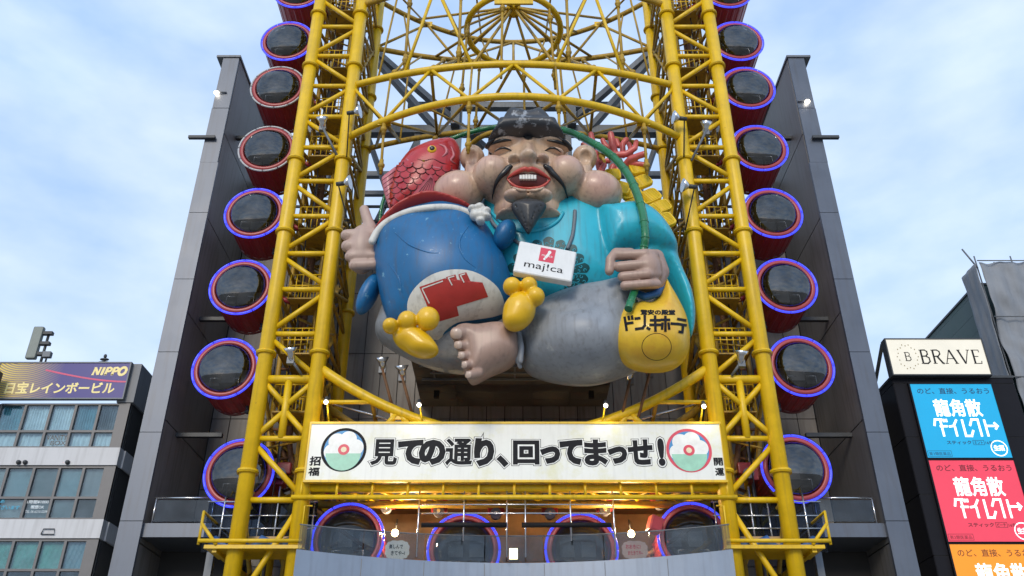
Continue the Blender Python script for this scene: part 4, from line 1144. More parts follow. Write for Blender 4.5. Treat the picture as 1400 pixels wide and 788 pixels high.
# serif capitals drawn as pen strokes
GL = {
 'N': [([(0.15, 0), (0.15, 1)], 0.7), [(0.15, 1), (0.85, 0)], ([(0.85, 0), (0.85, 1)], 0.7), ([(0, 0.02), (0.32, 0.02)], 0.45), ([(0.0, 0.98), (0.25, 0.98)], 0.45), ([(0.68, 0.98), (1, 0.98)], 0.45)],
 'I': [[(0.5, 0), (0.5, 1)], ([(0.2, 0.02), (0.8, 0.02)], 0.45), ([(0.2, 0.98), (0.8, 0.98)], 0.45)],
 'P': [[(0.2, 0), (0.2, 1)], ([(0.2, 0.97), (0.6, 0.97), (0.85, 0.86), (0.9, 0.72), (0.82, 0.56), (0.6, 0.48), (0.2, 0.48)], 0.75), ([(0, 0.02), (0.45, 0.02)], 0.45), ([(0.0, 0.98), (0.2, 0.98)], 0.45)],
 'O': [[(0.5 + 0.46 * math.cos(2 * PI * k / 20), 0.5 + 0.5 * math.sin(2 * PI * k / 20)) for k in range(21)]],
 'B': [[(0.2, 0), (0.2, 1)], ([(0.2, 0.98), (0.6, 0.98), (0.8, 0.88), (0.8, 0.68), (0.6, 0.54), (0.2, 0.54)], 0.7), ([(0.6, 0.54), (0.88, 0.42), (0.9, 0.16), (0.66, 0.02), (0.2, 0.02)], 0.75), ([(0.02, 0.02), (0.3, 0.02)], 0.4), ([(0.02, 0.98), (0.3, 0.98)], 0.4)],
 'R': [[(0.2, 0), (0.2, 1)], ([(0.2, 0.98), (0.6, 0.98), (0.8, 0.88), (0.82, 0.7), (0.62, 0.54), (0.2, 0.52)], 0.7), [(0.5, 0.53), (0.9, 0.06), (1.05, 0.0)], ([(0.02, 0.02), (0.4, 0.02)], 0.4), ([(0.02, 0.98), (0.3, 0.98)], 0.4)],
 'A': [([(0.08, 0), (0.5, 1)], 0.5), [(0.5, 1), (0.92, 0)], ([(0.24, 0.36), (0.76, 0.36)], 0.45), ([(-0.03, 0.02), (0.24, 0.02)], 0.4), ([(0.76, 0.02), (1.05, 0.02)], 0.4)],
 'V': [[(0.08, 1), (0.5, 0)], ([(0.5, 0), (0.92, 1)], 0.5), ([(-0.03, 0.98), (0.26, 0.98)], 0.4), ([(0.76, 0.98), (1.05, 0.98)], 0.4)],
 'E': [[(0.2, 0), (0.2, 1)], ([(0.05, 0.98), (0.82, 0.98), (0.85, 0.82)], 0.45), ([(0.2, 0.52), (0.68, 0.52)], 0.45), ([(0.05, 0.02), (0.85, 0.02), (0.9, 0.2)], 0.45)],
}
def serif(word, q, w, m, parent, gaps=0.12, slant=0.0, widths=None):
    n = len(word); wd = widths or [1] * n; tot = sum(wd) + gaps * (n - 1); x = 0
    for ch, ww in zip(word, wd):
        u0, u1 = x / tot, (x + ww) / tot; x += ww + gaps
        ls = []
        for ln in GL[ch]:
            pts, k = ln if isinstance(ln, tuple) else (ln, 1)
            ls.append(([(u0 + (u1 - u0) * a + slant * b, b) for a, b in pts], k))
        strokes(ls, q, w, m, parent)
serif('NIPPO', sub(bq_, 0.72, 0.66, 0.975, 0.87), 0.105, M['gold_ink'], bb, 0.10, 0.05, [1.1, 0.5, 0.9, 0.9, 1.05])

# antenna, lamp and gadget on the roof
p = P(40, 497, YO + 1.5)
t = thing('phone_antenna', 'grey green mobile phone antenna panel on the roof behind the purple billboard', 'antenna', p)
w = MB().box(p + Vector((-0.22, -0.12, 0.2)), p + Vector((0.22, 0.12, 1.75))).build('panel', mat('antenna_grey', (0.20, 0.23, 0.21), 0.5), t); bevel(w, 0.06)
MB().tube([p + Vector((0.42, 0.1, -0.3)), p + Vector((0.42, 0.1, 1.5))], 0.06, 8).build('mast', M['steel_dark'], t)
for z in (0.4, 0.9, 1.4): MB().box(p + Vector((0.2, -0.05, z)), p + Vector((0.62, 0.15, z + 0.14))).build('clamp', M['steel_dark'], t)
p = P(62, 495, YO + 0.6)
t = thing('roof_lamp', 'small square grey lamp on a stalk over the purple billboard', 'lamp', p)
MB().tube([p, p + Vector((0, 0, 0.3))], 0.04, 8).build('stalk', M['steel_dark'], t)
MB().box(p + Vector((-0.16, -0.1, 0.2)), p + Vector((0.16, 0.1, 0.45))).build('lamp_head', M['steel'], t)
p = P(141, 499, YO + 0.8)
t = thing('roof_finial', 'small dark spiky ornament on the roof edge right of the antenna', 'ornament', p)
MB().tube([p, p + Vector((0, 0, 0.35))], 0.04, 8).ball(p + Vector((0, 0, 0.25)), (0.2, 0.1, 0.06)).ball(p + Vector((0, 0, 0.1)), (0.28, 0.1, 0.06)).ball(p + Vector((0, 0, 0.4)), (0.07, 0.07, 0.1)).build('figure', M['steel_dark'], t)
p = P(3, 510, YO - 1)
t = thing('dark_sign_box', 'black sign box edge at the far left beside the purple billboard', 'sign', p)
w = MB().box((p.x - 1.6, YO - 1.2, p.z - 0.55), (p.x - 0.25, YO - 0.5, p.z + 0.2)).build('box', M['steel_dark'], t); bevel(w, 0.03)
MB().box((p.x - 0.6, YO - 0.8, p.z - 1.0), (p.x - 0.4, YO - 0.6, p.z - 0.55)).build('arm', M['steel_dark'], t)

# ================================================================== PHARMACY SIGN TOWER ON THE RIGHT
YS = 33.0
def sx(k): return CAM.x + k * YS + 0.083
st = thing('sign_tower', 'tall black sign tower carrying backlit pharmacy panels beside the grey wing', 'tower', (18, YS, 0))
zt = ZZ(517, YS)
M['blackclad'] = mat('black_cladding', (0.011, 0.011, 0.015), 0.5, 0, 0.15, 0.7, spec=0.12)
MB().box((sx(0.470), YS + 0.02, 0), (sx(0.618), YS + 6, zt - 0.01)).build('core', M['joint'], st)
mb = MB(); z = 0.0
while z < zt:
    z2 = min(z + 2.3, zt)
    mb.box((sx(0.4695), YS, z + 0.015), (sx(0.6185), YS + 0.018, z2 - 0.015))
    for y in range(3): mb.box((sx(0.470) - 0.04, YS + 0.02 + 2 * y, z + 0.015), (sx(0.470) - 0.002, YS + 2.0 + 2 * y, z2 - 0.015))
    z = z2
mb.build('cladding', M['blackclad'], st)
MB().box((sx(0.468), YS - 0.03, zt), (sx(0.62), YS + 6, zt + 0.1)).build('coping', M['steel_dark'], st)
for x in (0.445,):
    MB().box((sx(0.4695) - 0.9, YS + 1.5, 0), (sx(0.4695) - 0.05, YS + 5, zt - 0.5)).build('side_block', M['steel_dark'], st)
# kana strokes
KD = [[[(0.02, 0.62), (0.22, 1.0), (0.62, 1.0)], [(0.40, 0.62), (1.0, 0.62)], [(0.5, 1.0), (0.62, 0.0)], [(0.78, 1.06), (0.78, 0.88)], [(0.95, 1.06), (0.95, 0.88)]]]
kana = {
 'da': [[(0.0, 0.60), (0.14, 0.97), (0.66, 0.97)], [(0.36, 0.58), (0.92, 0.58)], [(0.50, 0.97), (0.50, 0.0)], [(0.74, 1.0), (0.74, 0.82)], [(0.92, 1.0), (0.92, 0.82)]],
 'i': [[(0.0, 0.56), (0.45, 0.60), (0.86, 0.97)], [(0.55, 0.60), (0.55, 0.0)]],
 're': [[(0.15, 0.97), (0.15, 0.03), (0.6, 0.03), (0.85, 0.36)]],
 'ku': [[(0.0, 0.60), (0.22, 0.97), (0.62, 0.97), (0.62, 0.0)]],
 'to': [[(0.15, 0.97), (0.15, 0.0)], [(0.15, 0.60), (1.0, 0.60)], [(0.8, 0.80), (1.0, 0.60), (0.8, 0.40)]],
}
def pharmacy(pt, pb, xk0, xk1, col, ink, label, flavour):
    t = thing('advert_panel', label, 'sign', (sx(0.54), YS - 0.1, ZZ(pb, YS)), 'backlit pharmacy panels')
    x0, x1, z1, z0 = sx(xk0), sx(xk1), ZZ(pt, YS), ZZ(pb, YS); y = YS - 0.12
    MB().box((x0, y, z0), (x1, YS - 0.003, z1)).build('light_box', emat('lit_panel', col, 0.42, tuple(c * 0.7 for c in col), 0.14), t)
    fr = MB()
    for a in ((x0 - 0.06, z0 - 0.06, x1 + 0.06, z0), (x0 - 0.06, z1, x1 + 0.06, z1 + 0.06), (x0 - 0.06, z0, x0, z1), (x1, z0, x1 + 0.06, z1)): fr.box((a[0], y - 0.02, a[1]), (a[2], YS - 0.004, a[3]))
    fr.build('frame', M['blackclad'], t)
    q = [Vector((x0, y, z1)), Vector((x1, y, z1)), Vector((x1, y, z0)), Vector((x0, y, z0))]
    wi = emat('lit_white', (1, 1, 1), 0.85)
    letters('のど、直接、うるおう', sub(q, 0.07, 0.86, 0.95, 0.945), ink, t, 0.012)
    letters('龍角散', sub(q, 0.225, 0.545, 0.80, 0.79), wi, t, 0.020)
    for nm, u0, u1 in (('da', 0.175, 0.345), ('i', 0.345, 0.475), ('re', 0.50, 0.65), ('ku', 0.60, 0.78), ('to', 0.765, 0.93)):
        strokes(kana[nm], sub(q, u0, 0.28, u1, 0.515), 0.085, wi, t)
    letters('スティック', sub(q, 0.27, 0.175, 0.565, 0.225), ink, t, 0.03)
    letters(flavour, sub(q, 0.60, 0.178, 0.70, 0.22), ink, t, 0.02)
    strokes([[(0, 0), (1, 0), (1, 1), (0, 1), (0, 0)]], sub(q, 0.585, 0.17, 0.715, 0.228), 0.016, ink, t)
    letters('16包', sub(q, 0.73, 0.175, 0.82, 0.22), ink, t, 0.01)
    ring_flat(q, 0.875, 0.125, 0.098, 0.105, 0.12, wi, t)
    letters('生薬', sub(q, 0.81, 0.09, 0.94, 0.165), wi, t, 0.035)
    letters('第3類医薬品', sub(q, 0.03, 0.03, 0.28, 0.075), ink, t, 0.0)
    strokes([[(0, 0), (1, 0), (1, 1), (0, 1), (0, 0)]], sub(q, 0.015, 0.018, 0.295, 0.09), 0.014, ink, t)
inkb = mat('dark_panel_ink', (0.01, 0.045, 0.12), 0.5); inkr = mat('maroon_panel_ink', (0.16, 0.01, 0.02), 0.5); inko = mat('brown_panel_ink', (0.2, 0.05, 0.01), 0.5)
pharmacy(527, 627.5, 0.4875, 0.5875, (0.006, 0.36, 0.66), inkb, 'blue backlit pharmacy panel with white lettering, highest on the black tower', 'ミント')
pharmacy(631, 742, 0.4875, 0.5875, (0.78, 0.055, 0.10), inkr, 'pink red backlit pharmacy panel with white lettering below the blue one', 'ピーチ')
pharmacy(745.5, 872, 0.4875, 0.5875, (0.92, 0.30, 0.01), inko, 'orange backlit pharmacy panel with white lettering at the foot of the picture', 'マンゴー')
# shop sign on top
t = thing('shop_sign', 'white backlit shop sign with thin black serif letters on top of the black tower', 'sign', (sx(0.53), YS, zt))
x0, x1, z1, z0 = sx(0.468), sx(0.588), ZZ(464.5, YS - 0.3), ZZ(512, YS - 0.3); y = YS - 0.3
MB().box((x0, y, z0), (x1, y + 0.35, z1)).build('light_box', emat('cream_lit_panel', (1.0, 0.95, 0.80), 0.38, (0.45, 0.43, 0.37), 0.2), t)
fr = MB()
for a in ((x0 - 0.05, z0 - 0.05, x1 + 0.05, z0), (x0 - 0.05, z1, x1 + 0.05, z1 + 0.05), (x0 - 0.05, z0, x0, z1), (x1, z0, x1 + 0.05, z1)): fr.box((a[0], y - 0.03, a[1]), (a[2], y + 0.38, a[3]))
fr.build('frame', M['steel_dark'], t)
for k in (0.475, 0.505, 0.54, 0.58): MB().box((sx(k), YS + 0.1, zt), (sx(k) + 0.12, YS + 0.3, z0 + 0.3)).build('leg', M['steel_dark'], t)
MB().hexa([(x0 - 0.02, YS + 0.1, z1), (x0 - 0.02, YS + 2.2, zt), (x0 + 0.1, YS + 2.2, zt), (x0 + 0.1, YS + 0.1, z1)], (0, 0.1, 0.05)).build('strut', M['steel_dark'], t)
q = [Vector((x0, y, z1)), Vector((x1, y, z1)), Vector((x1, y, z0)), Vector((x0, y, z0))]
ink = M['black']
serif('BRAVE', sub(q, 0.315, 0.30, 0.955, 0.70), 0.078, ink, t, 0.14, 0, [0.85, 0.9, 1.05, 1.0, 0.8])
serif('B', sub(q, 0.155, 0.38, 0.225, 0.63), 0.045, ink, t)
for k in range(20):
    a = 2 * PI * k / 20; rr = 0.30 if k % 2 else 0.34
    disc_flat(q, 0.19 + rr * 0.32 * math.cos(a), 0.5 + rr * math.sin(a) * 1.05, 0.006, 0.02, mat('gold_dot', (0.30, 0.24, 0.12), 0.4) if k == 0 else bpy.data.materials['gold_dot'], t, n=10)

# dark green building and sheeted scaffold behind
gr = thing('green_building', 'dark green metal clad building rising behind the black sign tower', 'building', (27, 40, 0))
M['green'] = mat('green_cladding', (0.022, 0.062, 0.052), 0.5, 0, 0.12, 0.8, streak=0.2)
xg = XX(1335, 390, 38.0); zg = ZZ(390, 38)
mb = MB(); z = 0
while z < zg: mb.box((xg, 38, z), (xg + 14, 52, min(z + 0.9, zg) - 0.012)); z += 0.9
mb.build('wall', M['green'], gr)
MB().box((xg - 0.06, 37.95, zg), (xg + 14, 52, zg + 0.1)).build('coping', M['steel_dark'], gr)
sh = thing('sheeted_scaffold', 'scaffold wrapped in wrinkled grey sheeting at the right edge', 'scaffold', (28, 37, 0))
M['sheet'] = mat('grey_sheeting', (0.22, 0.24, 0.27), 0.7, 0, 0.12, 0.9, streak=0.15)
xs, zs = XX(1336, 364, 37.0), ZZ(362, 37.0)
def sheet(f, nu, nv):
    vs = [f(i / nu, j / nv) for i in range(nu + 1) for j in range(nv + 1)]
    mb = MB(); n2 = nv + 1
    mb.add(vs, [(i * n2 + j, (i + 1) * n2 + j, (i + 1) * n2 + j + 1, i * n2 + j + 1) for i in range(nu) for j in range(nv)], 0, True)
    o = mb.build('sheeting', M['sheet'], sh)
    md = o.modifiers.new('thickness', 'SOLIDIFY'); md.thickness = 0.02
def wr(u, z): return 0.10 * math.sin(z * 2.1 + u * 3) * math.sin(u * 6.3 + z * 0.4) + 0.04 * math.sin(u * 17 + 1.5 * math.sin(z * 0.9)) + 0.16 * abs(math.sin(z * 0.62)) + 0.025 * math.sin(z * 5.3 + u * 9)
sheet(lambda u, v: Vector((xs + 6 * u, 36.9 - wr(u * 3, v * zs), v * zs)), 70, 130)
sheet(lambda u, v: Vector((xs - 0.1 + wr(u, v * zs + 3) * -0.3, 36.9 + 1.4 * u, v * zs)), 20, 120)
for k in range(6):
    x = xs + 0.05 + k * 0.9
    MB().tube([(x, 37.1, 0), (x, 37.1, zs + (0.55 if k % 2 == 0 else 0.2))], 0.035, 8).build('tube', M['steel'], sh)
for z in [zs - 3.1 * k for k in range(5)]:
    MB().tube([(xs - 0.15, 36.62, z), (xs + 6, 36.62, z)], 0.03, 8).build('tube', M['steel'], sh)
MB().tube([(xs - 0.5, 37.0, zs + 0.9), (xs + 0.0, 37.0, zs - 0.2)], 0.04, 8).build('tube', M['steel'], sh)

# ================================================================== SCULPTING (signed distance shapes meshed by surface nets)
def seg_dist2d(px, pz, poly):
    d = np.full(px.shape, 1e9); inside = np.zeros(px.shape, bool)
    n = len(poly)
    for i in range(n):
        ax, az = poly[i]; bx, bz = poly[(i + 1) % n]
        ex, ez = bx - ax, bz - az; wx, wz = px - ax, pz - az
        t = np.clip((wx * ex + wz * ez) / (ex * ex + ez * ez + 1e-12), 0, 1)
        d = np.minimum(d, (wx - ex * t) ** 2 + (wz - ez * t) ** 2)
        c = ((az <= pz) & (bz > pz)) | ((bz <= pz) & (az > pz))
        with np.errstate(divide='ignore', invalid='ignore'):
            xi = ax + (pz - az) * ex / (ez if abs(ez) > 1e-12 else 1e-12)
        inside ^= c & (px < xi)
    d = np.sqrt(d); d[inside] *= -1
    return d
class Sculpt:
    def __init__(s, step=0.07): s.step = step; s.ops = []
    def ell(s, px, py, Y, rx, ry, rd, rot=0, k=0.15, mode='u', true=False):
        """ellipsoid: centre at pixel, radii rx, ry in pixels as seen, rd in metres; rot degrees clockwise in the picture"""
        c = P(px, py, Y); a = rx * S(py, Y); b = ry * V(py, Y)
        if not true:
            bb = b * b - (rd * tanphi(py)) ** 2
            b = math.sqrt(max(bb, (0.45 * b) ** 2))
        m = max(a, b, rd)
        s.ops.append(('ell', (c, (a, rd, b), R(rot)), k, mode, (c - Vector((m, m, m)), c + Vector((m, m, m)))))
        return s
    def tube(s, pts, k=0.1, mode='u'):
        """pts: (px, py, Y, r in pixels)"""
        q = [(P(p[0], p[1], p[2]), p[3] * S(p[1], p[2])) for p in pts]
        lo = Vector([min(c[i] - r for c, r in q) for i in range(3)]); hi = Vector([max(c[i] + r for c, r in q) for i in range(3)])
        s.ops.append(('tube', q, k, mode, (lo, hi))); return s
    def pillow(s, poly, Y, h, Rm=None, k=0.12, mode='u', back=None, sm=5, lean=0.0, pw=2.0):
        """outline given in pixels, rounded to half thickness h; lean: metres of extra distance per metre of height"""
        w = [(P(x, y, Y).x, P(x, y, Y).z) for x, y in poly]
        w = [tuple(v) for v in crom(w, sm)] if sm else w
        xs = [v[0] for v in w]; zs = [v[1] for v in w]
        zc = sum(zs) / len(zs)
        ex = abs(lean) * (max(zs) - min(zs))
        hb = back if back is not None else h
        s.ops.append(('pil', (w, Y, h, Rm, hb, lean, zc, pw), k, mode, (Vector((min(xs), Y - h - ex, min(zs))), Vector((max(xs), Y + hb + ex, max(zs))))))
        return s
    def mesh(s):
        st = s.step
        us = [o for o in s.ops if o[3] == 'u']
        lo = np.array([min(o[4][0][i] for o in us) for i in range(3)]) - 3 * st - 0.05
        hi = np.array([max(o[4][1][i] for o in us) for i in range(3)]) + 3 * st + 0.05
        n = np.ceil((hi - lo) / st).astype(int) + 1
        X, Yg, Z = [lo[i] + st * np.arange(n[i]) for i in range(3)]
        Fd = np.full(n, 3.0, np.float32)
        for kind, prm, k, mode, (a, b) in s.ops:
            pad = k + 4 * st + 0.15
            i0 = [max(0, int((a[i] - pad - lo[i]) / st)) for i in range(3)]
            i1 = [min(n[i], int((b[i] + pad - lo[i]) / st) + 2) for i in range(3)]
            if any(i1[i] <= i0[i] for i in range(3)): continue
            sl = tuple(slice(i0[i], i1[i]) for i in range(3))
            x, y, z = np.meshgrid(X[sl[0]], Yg[sl[1]], Z[sl[2]], indexing='ij')
            if kind == 'ell':
                c, r, rot = prm
                dx, dy, dz = x - c.x, y - c.y, z - c.z
                cr, sr = math.cos(rot), math.sin(rot)
                u = dx * cr - dz * sr; w = dx * sr + dz * cr
                k0 = np.sqrt((u / r[0]) ** 2 + (dy / r[1]) ** 2 + (w / r[2]) ** 2)
                k1 = np.sqrt((u / r[0] ** 2) ** 2 + (dy / r[1] ** 2) ** 2 + (w / r[2] ** 2) ** 2) + 1e-9
                d = k0 * (k0 - 1) / k1
            elif kind == 'tube':
                d = np.full(x.shape, 9.0)
                for (ca, ra), (cb, rb) in zip(prm[:-1], prm[1:]):
                    e = cb - ca; L2 = e.length_squared + 1e-9
                    t = np.clip(((x - ca.x) * e.x + (y - ca.y) * e.y + (z - ca.z) * e.z) / L2, 0, 1)
                    dd = np.sqrt((x - ca.x - e.x * t) ** 2 + (y - ca.y - e.y * t) ** 2 + (z - ca.z - e.z * t) ** 2) - (ra + (rb - ra) * t)
                    d = np.minimum(d, dd)
            else:
                w, Yc, h, Rm, hb, lean, zc, pw = prm
                d2 = seg_dist2d(x[:, 0, :], z[:, 0, :], w)
                Rr = Rm or -d2.min()
                t = np.maximum(0, 1 + d2 / Rr)[:, None, :]
                yy = y - Yc - lean * (z - zc)
                q = np.where(yy < 0, -yy / h, yy / hb)
                d = ((t ** pw + np.abs(q) ** pw) ** (1 / pw) - 1) * min(Rr, h)
            f = Fd[sl]
            if mode == 'u':
                hh = np.maximum(k - np.abs(f - d), 0) / max(k, 1e-6)
                Fd[sl] = np.minimum(f, d) - hh * hh * k * 0.25
            else:
                hh = np.maximum(k - np.abs(f + d), 0) / max(k, 1e-6)
                Fd[sl] = np.maximum(f, -d) + hh * hh * k * 0.25
        ins = Fd < 0
        corner = [(i, j, l) for i in (0, 1) for j in (0, 1) for l in (0, 1)]
        nx, ny, nz = n - 1
        cnt = np.zeros((nx, ny, nz), np.int8)
        for i, j, l in corner: cnt += ins[i:i + nx, j:j + ny, l:l + nz]
        act = (cnt > 0) & (cnt < 8)
        idx = np.full(act.shape, -1, np.int64); ai = np.argwhere(act); idx[act] = np.arange(len(ai))
        acc = np.zeros((len(ai), 3)); num = np.zeros(len(ai))
        vals = {c: Fd[ai[:, 0] + c[0], ai[:, 1] + c[1], ai[:, 2] + c[2]] for c in corner}
        for a in corner:
            for ax in range(3):
                if a[ax]: continue
                b = list(a); b[ax] = 1; b = tuple(b)
                va, vb = vals[a], vals[b]; m = (va < 0) != (vb < 0)
                t = np.where(m, va / np.where(m, va - vb, 1), 0)
                p = np.array(a, float)[None, :] + np.zeros((len(ai), 3)); p[:, ax] += t
                acc[m] += p[m]; num[m] += 1
        vs = lo + st * (ai + acc / num[:, None])
        fs = []
        for ax in range(3):
            o1, o2 = [(1, 2), (2, 0), (0, 1)][ax]
            sa = [slice(1, nx), slice(1, ny), slice(1, nz)]; sa[ax] = slice(0, [nx, ny, nz][ax])
            sb = list(sa); sb[ax] = slice(1, [nx, ny, nz][ax] + 1)
            A_, B_ = ins[tuple(sa)], ins[tuple(sb)]
            e = np.argwhere(A_ != B_)
            if not len(e): continue
            fl = A_[e[:, 0], e[:, 1], e[:, 2]]
            base = e + 1; base[:, ax] -= 1
            def cell(d1, d2):
                c = base.copy(); c[:, o1] -= d1; c[:, o2] -= d2
                return idx[c[:, 0], c[:, 1], c[:, 2]]
            q = np.stack([cell(1, 1), cell(0, 1), cell(0, 0), cell(1, 0)], 1)
            q[~fl] = q[~fl][:, ::-1]
            fs.append(q)
        fs = np.concatenate(fs)
        fs = fs[(fs >= 0).all(1)]
        # one light relaxation
        e1 = np.concatenate([fs[:, [0, 1]], fs[:, [1, 2]], fs[:, [2, 3]], fs[:, [3, 0]]])
        for lam in (0.5, -0.52):
            sm = np.zeros_like(vs); cn = np.zeros(len(vs))
            np.add.at(sm, e1[:, 0], vs[e1[:, 1]]); np.add.at(cn, e1[:, 0], 1)
            np.add.at(sm, e1[:, 1], vs[e1[:, 0]]); np.add.at(cn, e1[:, 1], 1)
            vs = vs + lam * (sm / np.maximum(cn, 1)[:, None] - vs)
        me = bpy.data.meshes.new('sculpt'); me.from_pydata(vs.tolist(), [], fs.tolist())
        return me
    def build(s, name, m, parent=None, label=None):
        return link(name, s.mesh(), m, parent, label, True)
def bvh(o):
    me = o.data
    return BVHTree.FromPolygons([v.co[:] for v in me.vertices], [p.vertices[:] for p in me.polygons])
def hit(bvhs, px, py, lift=0.0, fallY=None):
    d = ray(px, py); best = None
    for b in bvhs:
        h = b.ray_cast(CAM, d)
        if h[0] is not None and (best is None or h[3] < best[3]): best = h
    if best is None: return P(px, py, fallY) if fallY else None
    n = best[1]
    if n.dot(d) > 0: n = -n
    return best[0] + n * lift
def on_tube(bv, pts, name, m, parent, lift=0.0, n=8, sub=5, fallY=None, flat=1.0):
    """bead lying on a sculpted surface: pts (px, py, r px)"""
    c = crom(pts, sub, False); w, rr = [], []
    for x, y, r in c:
        p = hit(bv, x, y, lift, fallY)
        if p is None: continue
        w.append(p); rr.append(max(0.004, r * S(y, 28)))
    return MB().tube(w, rr, n).build(name, m, parent)
def decal(bv, vs, fs, name, m, parent, lift=0.012, cuts=0, thick=0):
    """flat drawing (pixel coordinates) laid onto a sculpted surface"""
    bm = bmesh.new()
    v = [bm.verts.new((x, y, 0)) for x, y in vs]
    for f in fs:
        try: bm.faces.new([v[i] for i in f])
        except ValueError: pass
    bmesh.ops.triangulate(bm, faces=bm.faces)
    for _ in range(6):
        es = [e for e in bm.edges if e.calc_length() > (cuts or 4)]
        if not es: break
        bmesh.ops.subdivide_edges(bm, edges=es, cuts=1)
        bmesh.ops.triangulate(bm, faces=[f for f in bm.faces if len(f.verts) > 3])
    bad = []
    for q in bm.verts:
        p = hit(bv, q.co.x, q.co.y, lift)
        if p is None: bad.append(q)
        else: q.co = p
    bmesh.ops.delete(bm, geom=bad, context='VERTS')
    me = bpy.data.meshes.new(name); bm.to_mesh(me); bm.free()
    return link(name, me, m, parent, None, True)
def poly_decal(bv, poly, name, m, parent, lift=0.012, cuts=4, smooth=0):
    p = [tuple(q) for q in crom(poly, smooth)] if smooth else list(poly)
    return decal(bv, p, [list(range(len(p)))], name, m, parent, lift, cuts)
def text_decal(bv, s, quad, m, parent, bold=0.03, lift=0.014, name='lettering'):
    vs, fs = text_flat(s, bold); uv, _ = norm_box(vs)
    (x0, y0), (x1, y1), (x2, y2), (x3, y3) = quad
    pv = [((x3 * (1 - u) + x2 * u) * (1 - v) + (x0 * (1 - u) + x1 * u) * v, (y3 * (1 - u) + y2 * u) * (1 - v) + (y0 * (1 - u) + y1 * u) * v) for u, v in uv]
    return decal(bv, pv, fs, name, m, parent, lift, 4)

# ------------------------------------------------------------------ statue paints
M['skin'] = mat('statue_skin_paint', (0.55, 0.39, 0.27), 0.34, 0, 0.16, 0.55, streak=0.5, bump=0.03, coat=0.2, spots=(0.5, 0.52, 0.78, (0.40, 0.22, 0.19)))
M['skin2'] = mat('statue_hand_paint', (0.37, 0.25, 0.20), 0.42, 0, 0.12, 0.8, streak=0.3, coat=0.1)
M['pale_skin'] = mat('statue_pale_hand_paint', (0.43, 0.31, 0.26), 0.45, 0, 0.08, 0.8, streak=0.15)
M['nail'] = mat('statue_nail_paint', (0.52, 0.40, 0.33), 0.22, 0, 0.05)
M['hat'] = mat('statue_hat_paint', (0.030, 0.034, 0.042), 0.42, 0, 0.25, 1.2, spots=(1.4, 0.56, 0.62, (0.26, 0.29, 0.33)))
M['blackp'] = mat('statue_black_paint', (0.012, 0.013, 0.015), 0.3, 0, 0.2, 3)
M['lip'] = mat('statue_lip_paint', (0.46, 0.06, 0.045), 0.3, 0, 0.12, 2)
M['mouth'] = mat('statue_mouth_paint', (0.10, 0.012, 0.012), 0.5)
M['tongue'] = mat('statue_tongue_paint', (0.52, 0.22, 0.24), 0.4)
M['tooth'] = mat('statue_tooth_paint', (0.62, 0.62, 0.60), 0.3, 0, 0.05)
M['cyan'] = mat('statue_shirt_paint', (0.022, 0.42, 0.56), 0.36, 0, 0.12, 0.7, streak=0.34, coat=0.12, spots=(0.42, 0.56, 0.80, (0.02, 0.30, 0.26)))
M['greenp'] = mat('statue_crest_paint', (0.004, 0.075, 0.085), 0.4, 0, 0.1)
M['greyp'] = mat('statue_trouser_paint', (0.25, 0.275, 0.31), 0.45, 0, 0.2, 0.6, streak=0.35, spots=(1.1, 0.58, 0.72, (0.42, 0.44, 0.44)))
M['bluep'] = mat('sack_blue_paint', (0.005, 0.115, 0.29), 0.42, 0, 0.16, 0.8, streak=0.40, coat=0.05, spots=(3.0, 0.62, 0.68, (0.15, 0.34, 0.48)))
M['whitep'] = mat('sack_white_paint', (0.62, 0.62, 0.58), 0.45, 0, 0.08, 0.8, streak=0.3)
M['redp'] = mat('sack_red_paint', (0.38, 0.028, 0.022), 0.4, 0, 0.14, 1.2, streak=0.1)
M['fishred'] = mat('fish_red_paint', (0.42, 0.022, 0.026), 0.28, 0, 0.2, 1.2, coat=0.3)
M['fishpink'] = mat('fish_pink_paint', (0.50, 0.16, 0.19), 0.35, 0, 0.15, 2)
M['goldp'] = mat('yellow_gold_paint', (0.74, 0.44, 0.008), 0.34, 0, 0.10, 1.0, coat=0.25, spots=(0.6, 0.58, 0.8, (0.52, 0.26, 0.012)))
M['sackp'] = mat('yellow_sack_paint', (0.72, 0.46, 0.03), 0.38, 0, 0.10, 0.6, streak=0.12, coat=0.15, spots=(0.45, 0.54, 0.76, (0.60, 0.28, 0.03)))
M['coin'] = mat('gold_plate_paint', (0.76, 0.53, 0.02), 0.35, 0.0, 0.12, 1.5)
M['bamboo'] = mat('bamboo_green_paint', (0.012, 0.16, 0.062), 0.28, 0, 0.2, 1.5, coat=0.3, spots=(4, 0.68, 0.74, (0.35, 0.42, 0.36)))
M['coral'] = mat('coral_paint', (0.56, 0.11, 0.10), 0.35, 0, 0.25, 2)
M['strapp'] = mat('strap_paint', (0.13, 0.16, 0.19), 0.5)
M['cardp'] = mat('card_white_paint', (0.70, 0.71, 0.70), 0.4, 0, 0.05, 1, streak=0.1)

